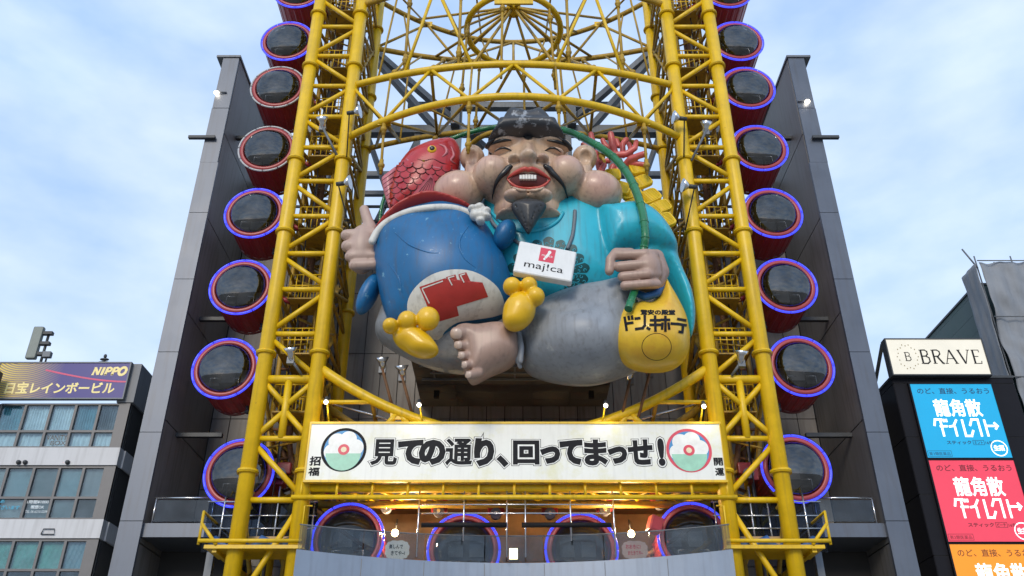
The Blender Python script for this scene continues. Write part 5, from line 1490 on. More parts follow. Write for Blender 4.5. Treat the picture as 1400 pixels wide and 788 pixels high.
# rosy paint on the cheeks and ear lobes of the face
def blush(m, spots_, col):
    nt = m.node_tree; b = nt.nodes['Principled BSDF']; src = b.inputs['Base Color'].links[0].from_socket
    ge = nt.nodes.new('ShaderNodeTexCoord'); cur = src
    for (c, r) in spots_:
        vm = nt.nodes.new('ShaderNodeVectorMath'); vm.operation = 'DISTANCE'; vm.inputs[1].default_value = c
        nt.links.new(ge.outputs['Object'], vm.inputs[0])
        mr = nt.nodes.new('ShaderNodeMapRange'); mr.interpolation_type = 'SMOOTHSTEP'
        mr.inputs['From Min'].default_value = r; mr.inputs['From Max'].default_value = r * 0.2; mr.inputs['To Max'].default_value = 0.42
        nt.links.new(vm.outputs['Value'], mr.inputs['Value'])
        mx = nt.nodes.new('ShaderNodeMix'); mx.data_type = 'RGBA'; mx.inputs[7].default_value = (*col, 1)
        nt.links.new(mr.outputs['Result'], mx.inputs[0]); nt.links.new(cur, mx.inputs[6]); cur = mx.outputs[2]
    nt.links.new(cur, b.inputs['Base Color'])
blush(M['skin'], [(P(x, y, Y), r) for x, y, Y, r in ((668, 222, 27.2, 0.9), (778, 222, 27.2, 0.9), (618, 252, 27.5, 1.1), (824, 252, 27.5, 1.1))], (0.50, 0.25, 0.24))

# ================================================================== THE STATUE
stt = thing('deity_statue', 'giant painted laughing bearded deity statue in cyan shirt, seated between the towers', 'statue', (0, 29.5, 15))
# ---- shirt
sh_ = Sculpt(0.085)
sh_.pillow([(655, 285), (680, 268), (722, 272), (760, 270), (790, 266), (838, 284), (850, 330), (845, 400), (800, 415), (740, 420), (690, 400), (660, 360)], 29.5, 1.5, 1.9)
sh_.pillow([(812, 296), (838, 289), (868, 286), (893, 296), (914, 318), (926, 345), (912, 356), (880, 352), (850, 355), (833, 364), (818, 340)], 28.9, 1.35, 1.0, k=0.1)
sh_.pillow([(855, 352), (893, 338), (920, 345), (934, 375), (946, 405), (950, 436), (944, 462), (934, 440), (920, 400), (905, 378), (885, 380), (862, 376)], 29.3, 1.1, 0.9, k=0.1)
sh_.tube([(846, 300, 27.6, 1.6), (832, 318, 27.4, 1.8), (827, 340, 27.4, 1.6), (830, 352, 27.5, 1.0)], 0.06, 's')
sh_.tube([(832, 349, 27.5, 1.5), (852, 335, 27.45, 1.8), (880, 328, 27.6, 1.6), (905, 330, 27.9, 1.0)], 0.06, 's')
shirt = sh_.build('shirt', M['cyan'], stt)
bs = bvh(shirt)
# green crest painted on the shirt: broken curls round the card
random.seed(11)
CX, CY = 750, 374
for k in range(18):
    a0 = 2 * PI * k / 18 + 0.03; a1 = a0 + 2 * PI / 18 - 0.05; pts = []
    for j in range(9): a = a0 + (a1 - a0) * j / 8; r = 50 + 5 * math.sin(PI * j / 8) + 2 * (k % 2); pts.append((CX + r * math.cos(a), CY + 0.88 * r * math.sin(a)))
    for j in range(8, -1, -1): a = a0 + (a1 - a0) * j / 8; r = 33 + 3 * math.sin(PI * j / 8) - 2 * (k % 3); pts.append((CX + r * math.cos(a), CY + 0.88 * r * math.sin(a)))
    if min(p[0] for p in pts) < 688 or max(p[1] for p in pts) > 420: continue
    poly_decal([bs], pts, 'crest', M['greenp'], shirt, 0.012, 5)
    for q in range(4):
        r = 37 + 4.2 * q; a = a0 + (a1 - a0) * (0.25 + 0.5 * (q % 2)); cx, cy = CX + r * math.cos(a), CY + 0.88 * r * math.sin(a)
        st = random.random() * 6
        on_tube([bs], [(cx + (1.0 + 1.6 * j / 6) * math.cos(st + j * 0.8), cy + (1.0 + 1.6 * j / 6) * math.sin(st + j * 0.8), 0.5) for j in range(7)], 'crest_curl', M['cyan'], shirt, 0.014, 5, 2)
# collar
on_tube([bs], [(672, 290, 2.2), (684, 303, 2.6), (702, 313, 2.8), (722, 317, 2.8), (745, 313, 2.8), (762, 303, 2.6), (770, 291, 2.4)], 'collar', M['cyan'], shirt, 0.02, fallY=28.2)

# ---- head
hd = Sculpt(0.06)
hd.ell(722, 214, 28.7, 55, 48, 1.45)                        # skull
hd.ell(722, 250, 28.45, 67, 37, 1.45, k=0.3, true=True)                 # jaw
hd.ell(722, 262, 28.35, 53, 32, 1.35, k=0.3, true=True)
hd.ell(674, 241, 27.75, 28, 29, 0.95, k=0.06)                # cheeks
hd.ell(772, 241, 27.75, 28, 29, 0.95, k=0.06)
hd.ell(690, 199, 27.65, 25, 12, 0.55, -8, k=0.12)            # brow ridges
hd.ell(757, 199, 27.65, 25, 12, 0.55, 8, k=0.12)
hd.ell(688, 206, 26.95, 16, 8, 0.33, -4, k=0.08, mode='s'); hd.ell(758, 206, 26.95, 16, 8, 0.33, 4, k=0.08, mode='s')
hd.ell(689, 208.5, 27.42, 14, 6.5, 0.33, -4, k=0.03)             # closed lids
hd.ell(757, 208.5, 27.42, 14, 6.5, 0.33, 4, k=0.03)
hd.tube([(722, 192, 27.5, 6), (722, 210, 26.9, 8)], 0.2)
hd.ell(722, 215, 26.7, 12.5, 11.5, 0.42, k=0.04)                # nose
hd.ell(703, 218, 26.95, 9, 7.5, 0.34, k=0.03)
hd.ell(742, 218, 26.95, 9, 7.5, 0.34, k=0.03)
hd.ell(722, 238, 27.35, 27, 13, 0.6, k=0.2)                  # muzzle
hd.ell(705, 268, 27.15, 17, 11, 0.42, k=0.08)                 # chin lobes
hd.ell(739, 268, 27.15, 17, 11, 0.42, k=0.08)
hd.ell(722, 292, 28.6, 48, 24, 1.1, k=0.1, true=True)                   # neck
hd.ell(697, 300, 28.3, 20, 9, 0.8, k=0.06); hd.ell(748, 300, 28.3, 20, 9, 0.8, k=0.06)
for s, ex, lx in ((-1, 646, 627), (1, 799, 815)):             # ears and their long lobes
    hd.ell(ex, 217, 28.8, 17, 19, 0.6, -12 * -s, k=0.08)
    hd.ell(lx, 264, 28.35, 35 if s < 0 else 36, 31, 0.95, 8 * s, k=0.08)
    hd.tube([(ex, 232, 28.6, 11), (ex - s * 2, 250, 28.6, 13)], 0.15)
    hd.ell(ex + s * 2, 213, 28.15, 10.5, 12.5, 0.38, -12 * -s, k=0.06, mode='s')
hd.ell(722, 246, 26.75, 23, 8.5, 0.62, k=0.05, mode='s')     # open mouth
for s in (-1, 1):                                            # creases
    hd.tube([(722 + s * 21, 226, 27.0, 1.5), (722 + s * 33, 240, 27.05, 1.8), (722 + s * 36, 258, 27.1, 1.4)], 0.06, 's')
    hd.ell(704 if s < 0 else 741, 223, 26.85, 3.5, 2, 0.15, k=0.03, mode='s')
head = hd.build('head', M['skin'], stt)
bh = bvh(head)
# hat
ht = Sculpt(0.06)
ht.pillow([(671, 193), (676, 187), (684, 176), (690, 165), (697, 158), (708, 159), (722, 162), (737, 158), (747, 164), (756, 175), (765, 188), (772, 198), (722, 193), (669, 197)], 27.5, 0.85, 0.5, sm=3, pw=2.4, back=1.8)
ht.pillow([(674, 190), (679, 182), (684, 175), (722, 174), (757, 175), (763, 182), (771, 198), (750, 193), (722, 191), (696, 193), (670, 197)], 27.45, 0.92, 0.35, k=0.03, sm=3, pw=2.6, back=1.7)
hat = ht.build('hat', M['hat'], stt)
# hair: side tufts and widow's peak
MB_ = MB()
hr = on_tube([bh], [(664, 212, 3.2), (665, 203, 3.4), (670, 195, 3.0), (676, 190, 2.2)], 'side_hair', M['blackp'], head, 0.0)
hr = on_tube([bh], [(781, 213, 3.2), (780, 204, 3.4), (775, 196, 3.0), (769, 191, 2.2)], 'side_hair', M['blackp'], head, 0.0)
poly_decal([bh], [(714, 184), (730, 184), (729, 188), (725, 191), (722, 192), (719, 191), (715, 188)], 'hair_peak', M['blackp'], head, 0.05, 2)
# brows, eyes
for pts in ([(670, 199, 0.7), (678, 194.5, 2.2), (688, 192, 2.5), (699, 192, 1.0)], [(748, 192, 1.0), (760, 193.5, 2.5), (769, 196.5, 2.2), (778, 202, 0.7)]):
    on_tube([bh], pts, 'eyebrow', M['blackp'], head, 0.005)
for pts in ([(676, 207.5, 0.6), (683, 203.5, 1.4), (690, 202.5, 1.6), (699, 206, 0.8)], [(745, 206.5, 0.8), (753, 202.5, 1.6), (760, 203.5, 1.4), (767, 208.5, 0.6)]):
    on_tube([bh], pts, 'closed_eye', M['blackp'], head, 0.0)
# moustache
for pts in ([(701, 228, 2.8), (692, 233, 4.3), (682, 243, 3.3), (676, 256, 1.7), (674.5, 272, 0.6)], [(743.5, 228.5, 2.8), (752, 233, 4.3), (763, 243, 3.3), (772, 256, 1.7), (775.5, 273, 0.6)]):
    on_tube([bh], pts, 'moustache', M['blackp'], head, 0.06, 10)
# mouth
cav = MB()
poly_decal([bh], [(697, 246), (706, 239), (716, 237), (722, 238), (728, 237), (738, 239), (748, 246), (742, 254), (733, 257), (711, 257), (702, 254)], 'mouth', M['mouth'], head, 0.015, 3, 3)
bm_ = [bh]
on_tube(bm_, [(693.5, 244.5, 1.0), (703, 238, 2.6), (712, 233, 3.2), (718, 231, 3.2), (722, 232.3, 3.0), (726, 231, 3.2), (733, 233, 3.2), (742, 238.5, 2.6), (752, 245.5, 1.0)], 'upper_lip', M['lip'], head, 0.03, 10)
on_tube(bm_, [(693.5, 244.5, 1.0), (699, 251, 1.9), (708, 256.5, 2.2), (722, 258, 2.4), (736, 257, 2.2), (746, 252, 1.9), (752, 245.5, 1.0)], 'lower_lip', M['lip'], head, 0.02, 10)
on_tube(bm_, [(699, 255, 0.8), (709, 260, 2.0), (722, 261.5, 2.4), (736, 260, 2.0), (745, 256, 0.8)], 'lip_edge', M['skin'], head, 0.02, 10)
Yt = hit([bh], 722, 231, 0).y + 0.10
for k in range(6):
    x = 712 + k * 3.9
    w = MB().hexa([P(x - 1.85, 238 + abs(k - 2.5) * 0.45, Yt), P(x + 1.85, 238 + abs(k - 2.5) * 0.45, Yt), P(x + 1.85, 244.6, Yt), P(x - 1.85, 244.6, Yt)], (0, 0.12, 0)).build('tooth', M['tooth'], head)
    bevel(w, 0.02)
Sculpt(0.03).ell(722, 254.5, hit([bh], 722, 262, 0).y + 0.22, 15, 3.2, 0.2, true=True).build('tongue', M['tongue'], head)
# beard
bd = Sculpt(0.045)
Yb_ = 27.1
bd.pillow([(699, 281), (708, 275.5), (722, 273.5), (737, 275.5), (747, 281), (743, 291), (735, 302), (728, 313), (722.5, 320), (716, 312), (709, 301), (702, 291)], Yb_, 0.5, 0.9, sm=4)
for k in range(-5, 6):
    if k == 0: pass
    bd.tube([(722 + k * 4.1, 279 + abs(k) * 0.6, Yb_ - 0.52 + 0.018 * k * k, 1.0), (722 + k * 1.9, 298, Yb_ - 0.42 + 0.02 * k * k, 0.8), (722.4 + k * 0.35, 315, Yb_ - 0.1, 0.3)], 0.02, 's')
bd.build('beard', mat('statue_beard_paint', (0.035, 0.035, 0.036), 0.38, 0, 0.2, 3), stt)

# ---- trousers
tr_ = Sculpt(0.085)
tr_.pillow([(708, 455), (714, 440), (727, 425), (750, 411), (785, 399), (818, 393), (846, 388), (862, 400), (880, 440), (890, 490), (867, 506), (838, 517), (806, 523), (770, 521), (736, 513), (718, 503), (711, 485)], 28.9, 1.75, 1.7)
tr_.ell(800, 470, 28.3, 62, 48, 1.6, k=0.4)
tr_.tube([(706, 449, 27.8, 2), (722, 457, 27.5, 2.2), (734, 462, 27.4, 1)], 0.08, 's')
tr_.tube([(706, 470, 27.8, 2), (722, 474, 27.4, 2.2), (736, 479, 27.2, 1)], 0.08, 's')
tr_.tube([(708, 488, 27.8, 2), (720, 489, 27.5, 1.8), (730, 492, 27.3, 1)], 0.08, 's')
for pts in ([(742, 418, 27.5, 1.2), (770, 424, 27.0, 2.0), (800, 420, 26.95, 1.0)], [(845, 402, 27.3, 1.2), (830, 418, 26.9, 2.0), (822, 440, 26.75, 1.0)], [(760, 505, 27.4, 1.2), (800, 500, 27.0, 2.0), (840, 492, 27.1, 1.0)]): tr_.tube(pts, 0.15, 's')
trou = tr_.build('trouser_leg', M['greyp'], stt)
kn = Sculpt(0.085)
kn.pillow([(524, 420), (517, 436), (513, 452), (520, 466), (545, 482), (575, 496), (605, 505), (640, 508), (660, 500), (660, 440), (600, 410), (545, 408)], 29.6, 1.35, 1.3)
kn.build('trouser_leg', M['greyp'], stt)
ck = Sculpt(0.05)
ck.tube([(706, 452, 28.2, 4), (708, 470, 28.0, 4.5), (707, 490, 28.1, 4), (711, 502, 28.3, 3)], 0.1)
ck.tube([(710, 456, 28.0, 3.5), (713, 475, 27.9, 4), (712, 494, 28.0, 3.5)], 0.05)
ck.build('trouser_cuff', M['greyp'], stt)
# ---- foot
ft = Sculpt(0.05)
ft.pillow([(622, 452), (636, 447), (652, 448), (675, 445), (690, 446), (704, 452), (709, 472), (708, 490), (695, 502), (672, 512), (655, 521), (644, 523), (637, 514), (632, 500), (627, 482), (620, 466)], 28.2, 0.95, 0.75)
toes = [((650, 457), (625, 456.5), 10.5, 10.0), ((648, 474), (628, 472.5), 6.6, 6.6), ((648, 486), (632, 486.5), 6.0, 6.0), ((650, 498), (637, 499), 5.8, 5.8), ((655, 510), (643, 513), 6.2, 6.4)]
for (a, b, ra, rb) in toes:
    ft.tube([(a[0], a[1], 27.7, ra), (b[0], b[1], 27.45, rb)], 0.06)
for (x, y) in ((628, 465.5), (632, 479.5), (636, 492.5), (642, 505.5)):
    ft.tube([(x - 10, y, 27.1, 1.5), (x + 14, y - 0.5, 27.2, 0.9)], 0.05, 's')
foot = ft.build('foot', M['skin2'], stt)
bf = bvh(foot)
for x, y, rx, ry in ((624, 456.5, 7, 6.2), (626.5, 472, 4.6, 4.2), (630.5, 486, 4.2, 3.9), (634.5, 499, 4.0, 3.7), (640, 512.5, 4.2, 3.7)):
    poly_decal([bf], [(x + rx * math.copysign(abs(math.cos(a)) ** 0.7, math.cos(a)), y + ry * math.copysign(abs(math.sin(a)) ** 0.7, math.sin(a))) for a in [2 * PI * k / 18 for k in range(18)]], 'toenail', M['nail'], foot, 0.035, 2)

# ---- hand with the rod
hn = Sculpt(0.05)
hn.ell(884, 371, 27.3, 21, 29, 0.75, k=0.1)
hn.tube([(872, 350, 27.0, 8), (897, 352, 27.4, 11), (901, 372, 27.5, 14), (896, 388, 27.5, 12)], 0.2)
for (x0, y0, x1, y1, r) in ((846, 349, 882, 348, 7.2), (846.5, 365, 884, 361.5, 7.4), (851, 378.5, 886, 375, 6.8), (854, 391, 886, 388.5, 6.6)):
    hn.tube([(x0, y0, 26.85, r), (x1, y1, 26.75, r), (x1 + 12, y1, 27.0, r)], 0.05)
hn.tube([(862, 346, 26.95, 7), (842, 345.5, 26.85, 6.5), (834.5, 355, 26.8, 6.5), (833, 371, 26.85, 6.2)], 0.08)
for y in (356.5, 370, 382.3):
    hn.tube([(840, y + 1.2, 26.45, 1.0), (884, y - 1.5, 26.2, 1.0)], 0.04, 's')
hand = hn.build('hand', M['skin2'], stt)
Sculpt(0.05).tube([(868, 400, 27.4, 5), (882, 406, 27.3, 5.5), (898, 402, 27.4, 5.5), (906, 390, 27.6, 5)], 0.1).build('sleeve_cuff', mat('cuff_blue_paint', (0.01, 0.10, 0.30), 0.4), stt)
# ---- thumb-up hand
h2 = Sculpt(0.05)
h2.ell(496, 341, 28.5, 22, 34, 0.7, k=0.1)
for (x0, y0, x1, r, rk) in ((474, 322, 510, 7.6, 0.05), (475, 337, 510, 8.0, 0.05), (479, 351, 511, 7.2, 0.05), (484, 363, 511, 6.8, 0.05)):
    h2.tube([(x0, y0, 28.1, r + 0.6), (x1, y0 - 1.5, 28.15, r + 0.6)], 0.08)
h2.tube([(507, 314, 28.3, 9), (502, 300, 28.3, 7.2), (498, 287, 28.35, 6.6)], 0.12)
for y in (329.5, 344, 357.5):
    h2.tube([(473, y, 27.78, 0.7), (512, y - 1.5, 27.75, 0.7)], 0.03, 's')
hand2 = h2.build('hand', M['pale_skin'], stt)
b2 = bvh(hand2)
for x, y, r in ((473, 323, 4.6), (474.5, 337, 4.8), (478, 351, 4), (484, 363, 3.6)):
    pts = [(x + r * math.cos(a), y + r * math.sin(a), 0.22) for a in [2 * PI * k / 14 for k in range(15)]]
    on_tube([b2], pts, 'knuckle_line', M['skin2'], hand2, 0.0, 5, 2)
# arm behind the sack
Sculpt(0.08).tube([(515, 345, 29.0, 14), (560, 350, 29.8, 20), (660, 330, 30.2, 26)], 0.2).build('sleeve', M['cyan'], stt)

# ================================================================== BUNDLE WITH A RED TOP (plain stand-in)
sk = thing('treasure_sack', 'plump blue sack with red top and white front patch beside the statue', 'sack', (P(600, 470, 28).x, 28, 15.5))
bo = Sculpt(0.075)
bo.pillow([(510, 338), (520, 316), (545, 297), (575, 287), (605, 282), (636, 288), (656, 300), (675, 325), (692, 360), (700, 395), (694, 425), (672, 438), (640, 444), (612, 456), (590, 466), (560, 462), (536, 446), (523, 418), (515, 380)], 28.4, 1.55, 2.1)
bo.ell(605, 370, 27.9, 72, 66, 1.35, k=0.5)
body = bo.build('body', M['bluep'], sk)
for nm, a in (('c1', (504, 402, 28.7, 12, 30, 0.55, 20)), ('c2', (690, 321, 27.7, 14, 22, 0.55, 24))):
    Sculpt(0.06).ell(*a, true=False).build('corner_tie', M['bluep'], sk)
bb_ = bvh(body)
wp = [(557, 426), (559, 408), (570, 391), (590, 376), (616, 369), (645, 371), (670, 384), (684, 400), (690, 424), (678, 432), (650, 437), (625, 441), (608, 453), (602, 463), (590, 464), (570, 458), (560, 446)]
patch = poly_decal([bb_], wp, 'front_patch', M['whitep'], sk, 0.02, 4, 4)
bp2 = [bvh(patch)]
def z7(pts): return [(450 + x / 3.581, 320 + y / 3.581) for x, y in pts]
poly_decal(bp2, z7([(442, 260), (565, 218), (585, 275), (750, 238), (778, 308), (625, 355), (635, 400), (540, 428), (515, 372), (481, 355)]), 'emblem', M['redp'], sk, 0.014, 4)
poly_decal(bp2, z7([(572, 212), (618, 199), (633, 245), (590, 260)]), 'emblem', M['redp'], sk, 0.014, 4)
poly_decal(bp2, z7([(632, 199), (671, 188), (691, 231), (647, 245)]), 'emblem', M['redp'], sk, 0.014, 4)
for ln in ([(455, 268), (557, 231)], [(455, 268), (490, 340)], [(582, 214), (602, 252)], [(582, 216), (612, 207)], [(641, 202), (660, 238)], [(641, 203), (665, 196)]):
    (x0, y0), (x1, y1) = z7(ln); dx, dy = x1 - x0, y1 - y0; l = math.hypot(dx, dy); nx_, ny_ = -dy / l * 0.8, dx / l * 0.8
    poly_decal(bp2, [(x0 + nx_, y0 + ny_), (x1 + nx_, y1 + ny_), (x1 - nx_, y1 - ny_), (x0 - nx_, y0 - ny_)], 'emblem_line', M['whitep'], sk, 0.024, 3)
# fold lines on the cloth
for pts in ([(540, 318, 0.5), (560, 335, 1.3), (585, 345, 0.8), (600, 346, 0.3)], [(640, 310, 0.5), (628, 330, 1.3), (634, 352, 1.0), (650, 366, 0.3)], [(530, 360, 0.4), (545, 380, 1.2), (550, 400, 0.4)]):
    on_tube([bb_], pts, 'fold', M['bluep'], body, 0.0)
rt = Sculpt(0.06)
rt.pillow([(510, 330), (524, 308), (545, 290), (575, 276), (600, 275), (630, 284), (650, 296), (640, 302), (600, 296), (560, 304), (528, 325)], 28.3, 1.3, 0.7, k=0.1)
rt.build('red_top', M['redp'], sk)
co = Sculpt(0.045)
cp = crom([(509, 330), (516, 317), (528, 305), (545, 295.5), (565, 288.5), (590, 284.5), (615, 284.5), (634, 289), (647, 296)], 4, False)
co.tube([(x, y, 27.0 + 0.0045 * abs(x - 590) ** 1.15 * 0.9, 5.3) for x, y in cp], 0.05)
co.build('cord', M['whitep'], sk)
kn_ = Sculpt(0.04)
for x, y, r in ((646, 286, 6.5), (656, 284, 7), (665, 289, 6.5), (666, 297, 6), (657, 303, 6), (650, 295, 8), (659, 294, 8)): kn_.ell(x, y, 27.0, r, r, 0.24, k=0.10)
kn_.build('knot', M['whitep'], sk)

# two lumpy yellow nuggets lying on the bundle
def nugget(lumps, body_, label):
    t = thing('gold_nugget', label, 'nugget', P(body_[0], body_[1] + 15, 27.3))
    g_ = Sculpt(0.05)
    for b in body_[2]: g_.ell(*b, k=0.3)
    for (x, y, r) in lumps: g_.ell(x, y, 26.75, r, r * 1.05, 0.38, k=0.05)
    g_.build('lump', M['goldp'], t)
nugget([(534, 446, 11), (557, 439, 13.5), (585, 436, 16)], (570, 470, [(565, 466, 27.2, 30, 19, 0.6, 22), (580, 477, 27.1, 20, 13, 0.5, 10)]), 'lumpy yellow nugget under the white patch of the blue sack')
nugget([(700, 392, 12.5), (723, 391, 12), (732, 406, 13)], (705, 430, [(710, 425, 27.0, 22, 26, 0.6, 18), (702, 440, 27.0, 12, 12, 0.45)]), 'lumpy yellow nugget standing between the blue sack and the grey knee')

# ================================================================== FISH
fs_ = thing('red_fish', 'red sea bream with gold eye and raised scales tucked behind the blue sack', 'fish', P(590, 280, 29.3))
def z5(pts): return [(450 + x / 4.148, 140 + y / 4.148) for x, y in pts]
fb = Sculpt(0.06)
fb.pillow(z5([(440, 308), (390, 380), (360, 470), (350, 540), (362, 640), (470, 640), (600, 600), (680, 500), (735, 410), (748, 300), (712, 228), (600, 234), (500, 270)]), 29.2, 0.9, 1.1)
fishb = fb.build('body', M['fishred'], fs_)
bfi = bvh(fishb)
M['scale_line'] = mat('scale_line_paint', (0.09, 0.006, 0.008), 0.4)
# scales: overlapping rounded plates
rows_ = 9
for i in range(rows_):
    for j in range(7):
        x, y = z5([(400 + j * 52 + (26 if i % 2 else 0) - i * 8, 345 + i * 30 + j * 5)])[0]
        if x > 610 or y > 283: continue
        r = 7.0
        pts = [(x + r * math.cos(a), y + r * 0.95 * math.sin(a)) for a in [PI * k / 10 for k in range(11)]] + [(x - r * 0.9, y - r * 0.5), (x + r * 0.9, y - r * 0.5)]
        o_ = poly_decal([bfi], pts, 'scale', M['fishred'], fs_, 0.05 + 0.012 * ((i * 3 + j) % 4), 4)
        on_tube([bfi], [(x + r * math.cos(a), y + r * 0.95 * math.sin(a), 0.6) for a in [PI * k / 6 for k in range(7)]], 'scale_edge', M['scale_line'], fs_, 0.085, 5, 2)
df = Sculpt(0.05)
df.pillow(z5([(388, 366), (340, 395), (298, 430), (300, 460), (305, 490), (315, 530), (330, 575), (352, 625), (372, 560), (372, 460)]), 29.2, 0.22, 0.4, sm=3)
for k in range(7):
    t = k / 6
    (x0, y0), (x1, y1) = z5([(300 + 40 * t, 455 + 130 * t), (385 - 15 * t, 392 + 170 * t)])
    df.tube([(x0, y0, 28.96, 0.9), (x1, y1, 28.96, 0.9)], 0.03, 's')
dfo = df.build('dorsal_fin', M['fishpink'], fs_); bdf = [bvh(dfo)]
for k in range(8):
    t = k / 7
    (x0, y0), (x1, y1) = z5([(300 + 45 * t, 445 + 150 * t), (388 - 15 * t, 380 + 190 * t)])
    on_tube(bdf, [(x0, y0, 0.5), ((x0 + x1) / 2, (y0 + y1) / 2, 0.7), (x1, y1, 0.5)], 'fin_line', M['scale_line'], dfo, 0.0, 5, 3)
pf = Sculpt(0.04)
for k in range(7):
    t = k / 6
    (x1, y1) = z5([(460 + 150 * t, 556 - 10 * t)])[0]; (x0, y0) = z5([(575 + 12 * t, 412 + 10 * t)])[0]
    pf.tube([(x0, y0, 28.15, 1.3), (x1, y1, 28.05, 3.2)], 0.03)
pfo = pf.build('pectoral_fin', mat('fin_dark_red_paint', (0.30, 0.03, 0.045), 0.3, 0, 0.2, 2), fs_)
bpf = [bvh(pfo)]
for k in range(6):
    t = (k + 0.5) / 6
    (x1, y1) = z5([(462 + 146 * t, 554 - 10 * t)])[0]; (x0, y0) = z5([(575 + 12 * t, 425 + 10 * t)])[0]
    on_tube(bpf, [(x0, y0, 0.4), ((x0 + x1) / 2, (y0 + y1) / 2, 0.6), (x1, y1, 0.7)], 'fin_line', M['scale_line'], pfo, 0.0, 5, 3)
ex, ey = z5([(583, 267)])[0]
ec = hit([bfi], ex, ey, 0.0)
MB().ball(ec, (0.19, 0.1, 0.19), 16).build('eye', M['goldp'], fs_)
MB().ball(ec + Vector((0.01, -0.06, 0)), (0.12, 0.07, 0.12), 14).build('pupil', M['blackp'], fs_)
MB().ball(ec + Vector((-0.05, -0.12, 0.05)), 0.035, 8).build('glint', M['tooth'], fs_)
on_tube([bfi], [(x, y, r) for (x, y), r in zip(z5([(437, 320), (470, 350), (530, 372), (600, 372), (660, 385), (730, 385)]), (0.6, 2.0, 2.2, 1.8, 1.8, 0.7))], 'gill_line', M['fishpink'], fs_, 0.01)
on_tube([bfi], [(x, y, r) for (x, y), r in zip(z5([(500, 322), (540, 332), (590, 322), (640, 345), (700, 360)]), (0.3, 0.8, 0.6, 0.9, 0.3))], 'mouth_line', M['scale_line'], fs_, 0.0)
on_tube([bfi], [(x, y, r) for (x, y), r in zip(z5([(620, 238), (655, 255), (665, 285), (640, 310)]), (0.4, 2.0, 2.0, 0.4))], 'gill_line', M['fishpink'], fs_, 0.01)
on_tube([bfi], [(x, y, r) for (x, y), r in zip(z5([(690, 250), (705, 300), (690, 330), (720, 350)]), (0.4, 1.8, 1.5, 0.4))], 'gill_line', M['fishpink'], fs_, 0.01)

# ================================================================== BAMBOO ROD
rd = thing('bamboo_rod', 'bent green bamboo fishing rod arching behind the hat and held in the fist', 'fishing rod', P(858, 425, 26.7))
cp = crom([(519, 308, 30.4, 2.2), (524, 275, 30.4, 2.6), (545, 238, 30.4, 2.8), (585, 206, 30.4, 3.0), (640, 182, 30.2, 3.4), (700, 172, 30.1, 3.8), (765, 177, 29.9, 4.6), (803, 192, 29.2, 5.2), (838, 215, 28.5, 5.6), (862, 245, 27.9, 5.8), (877, 285, 27.3, 5.8), (882, 322, 27.0, 5.6), (879, 345, 27.15, 5.4), (869, 392, 27.1, 5.4), (859, 423, 26.7, 5.6)], 8, False)
mb = MB().tube([P(c[0], c[1], c[2]) for c in cp], [c[3] * S(c[1], c[2]) for c in cp], 14); mb.build('cane', M['bamboo'], rd)
for i in range(4, len(cp) - 3, 5):
    a, b = P(*cp[i][:3]), P(*cp[i + 1][:3]); t = (b - a).normalized(); r = cp[i][3] * S(cp[i][1], cp[i][2])
    MB().tube([a - t * 0.05, a, a + t * 0.05], [r * 1.0, r * 1.16, r * 1.0], 14).build('node_ring', M['bamboo'], rd)

# ================================================================== CORAL AND GOLD PLATES
cr = thing('red_coral', 'branching red coral sprig above the gold plates behind the shoulder', 'coral', P(840, 225, 29.8))
br = [[(845, 235, 30, 5), (842, 215, 29.9, 5), (838, 200, 29.7, 5), (835, 184, 29.6, 4.5)], [(820, 232, 30, 4.5), (815, 212, 30, 4.5), (811, 198, 30, 4), (808, 184, 30, 4)], [(842, 212, 29.7, 4.5), (856, 211, 29.6, 4.5), (868, 203, 29.5, 4), (870, 194, 29.5, 3.5)],
      [(850, 232, 30, 5), (862, 218, 29.5, 5), (874, 213, 29.3, 4.5), (881, 211, 29.2, 4.5)], [(855, 226, 29.8, 4), (868, 224, 29.6, 4), (880, 225, 29.5, 3.5), (883, 228, 29.5, 3)], [(852, 213, 29.9, 4), (851, 198, 29.9, 4), (856, 192, 29.9, 4.5)], [(838, 205, 30.1, 4), (828, 200, 30.1, 4), (824, 192, 30.1, 3.5)],
      [(822, 222, 29.8, 4), (832, 220, 29.7, 4)], [(815, 210, 30, 4), (805, 202, 30, 3.8), (797, 198, 30, 3.5)], [(824, 236, 29.8, 4.5), (818, 242, 29.6, 4.5), (826, 226, 29.6, 4)], [(833, 240, 29.8, 4.5), (838, 228, 29.7, 4.2)], [(862, 214, 29.7, 3.8), (862, 202, 29.7, 3.6), (860, 197, 29.7, 3.4)], [(846, 200, 30.2, 3.5), (843, 192, 30.2, 3.2)]]
c_ = Sculpt(0.045)
for b in br: c_.tube(b, 0.06)
c_.build('branch', M['coral'], cr)
gp = thing('gold_plate_pile', 'pile of ribbed gold plates fanned out behind the cyan shoulder', 'gold plates', P(870, 300, 29.8))
pl = [(838, 238, 0, 11, 9, 29.4), (850, 256, 20, 12, 10, 29.3), (872, 230, -12, 11, 9.5, 29.6), (877, 248, -25, 14, 10, 29.5), (862, 262, -22, 14, 11, 29.45), (888, 268, -28, 15, 11, 29.5), (866, 282, -24, 15, 12, 29.2), (904, 282, -24, 13, 10, 29.35), (890, 289, -30, 13, 11, 29.15), (905, 302, -22, 18, 12, 29.0)]
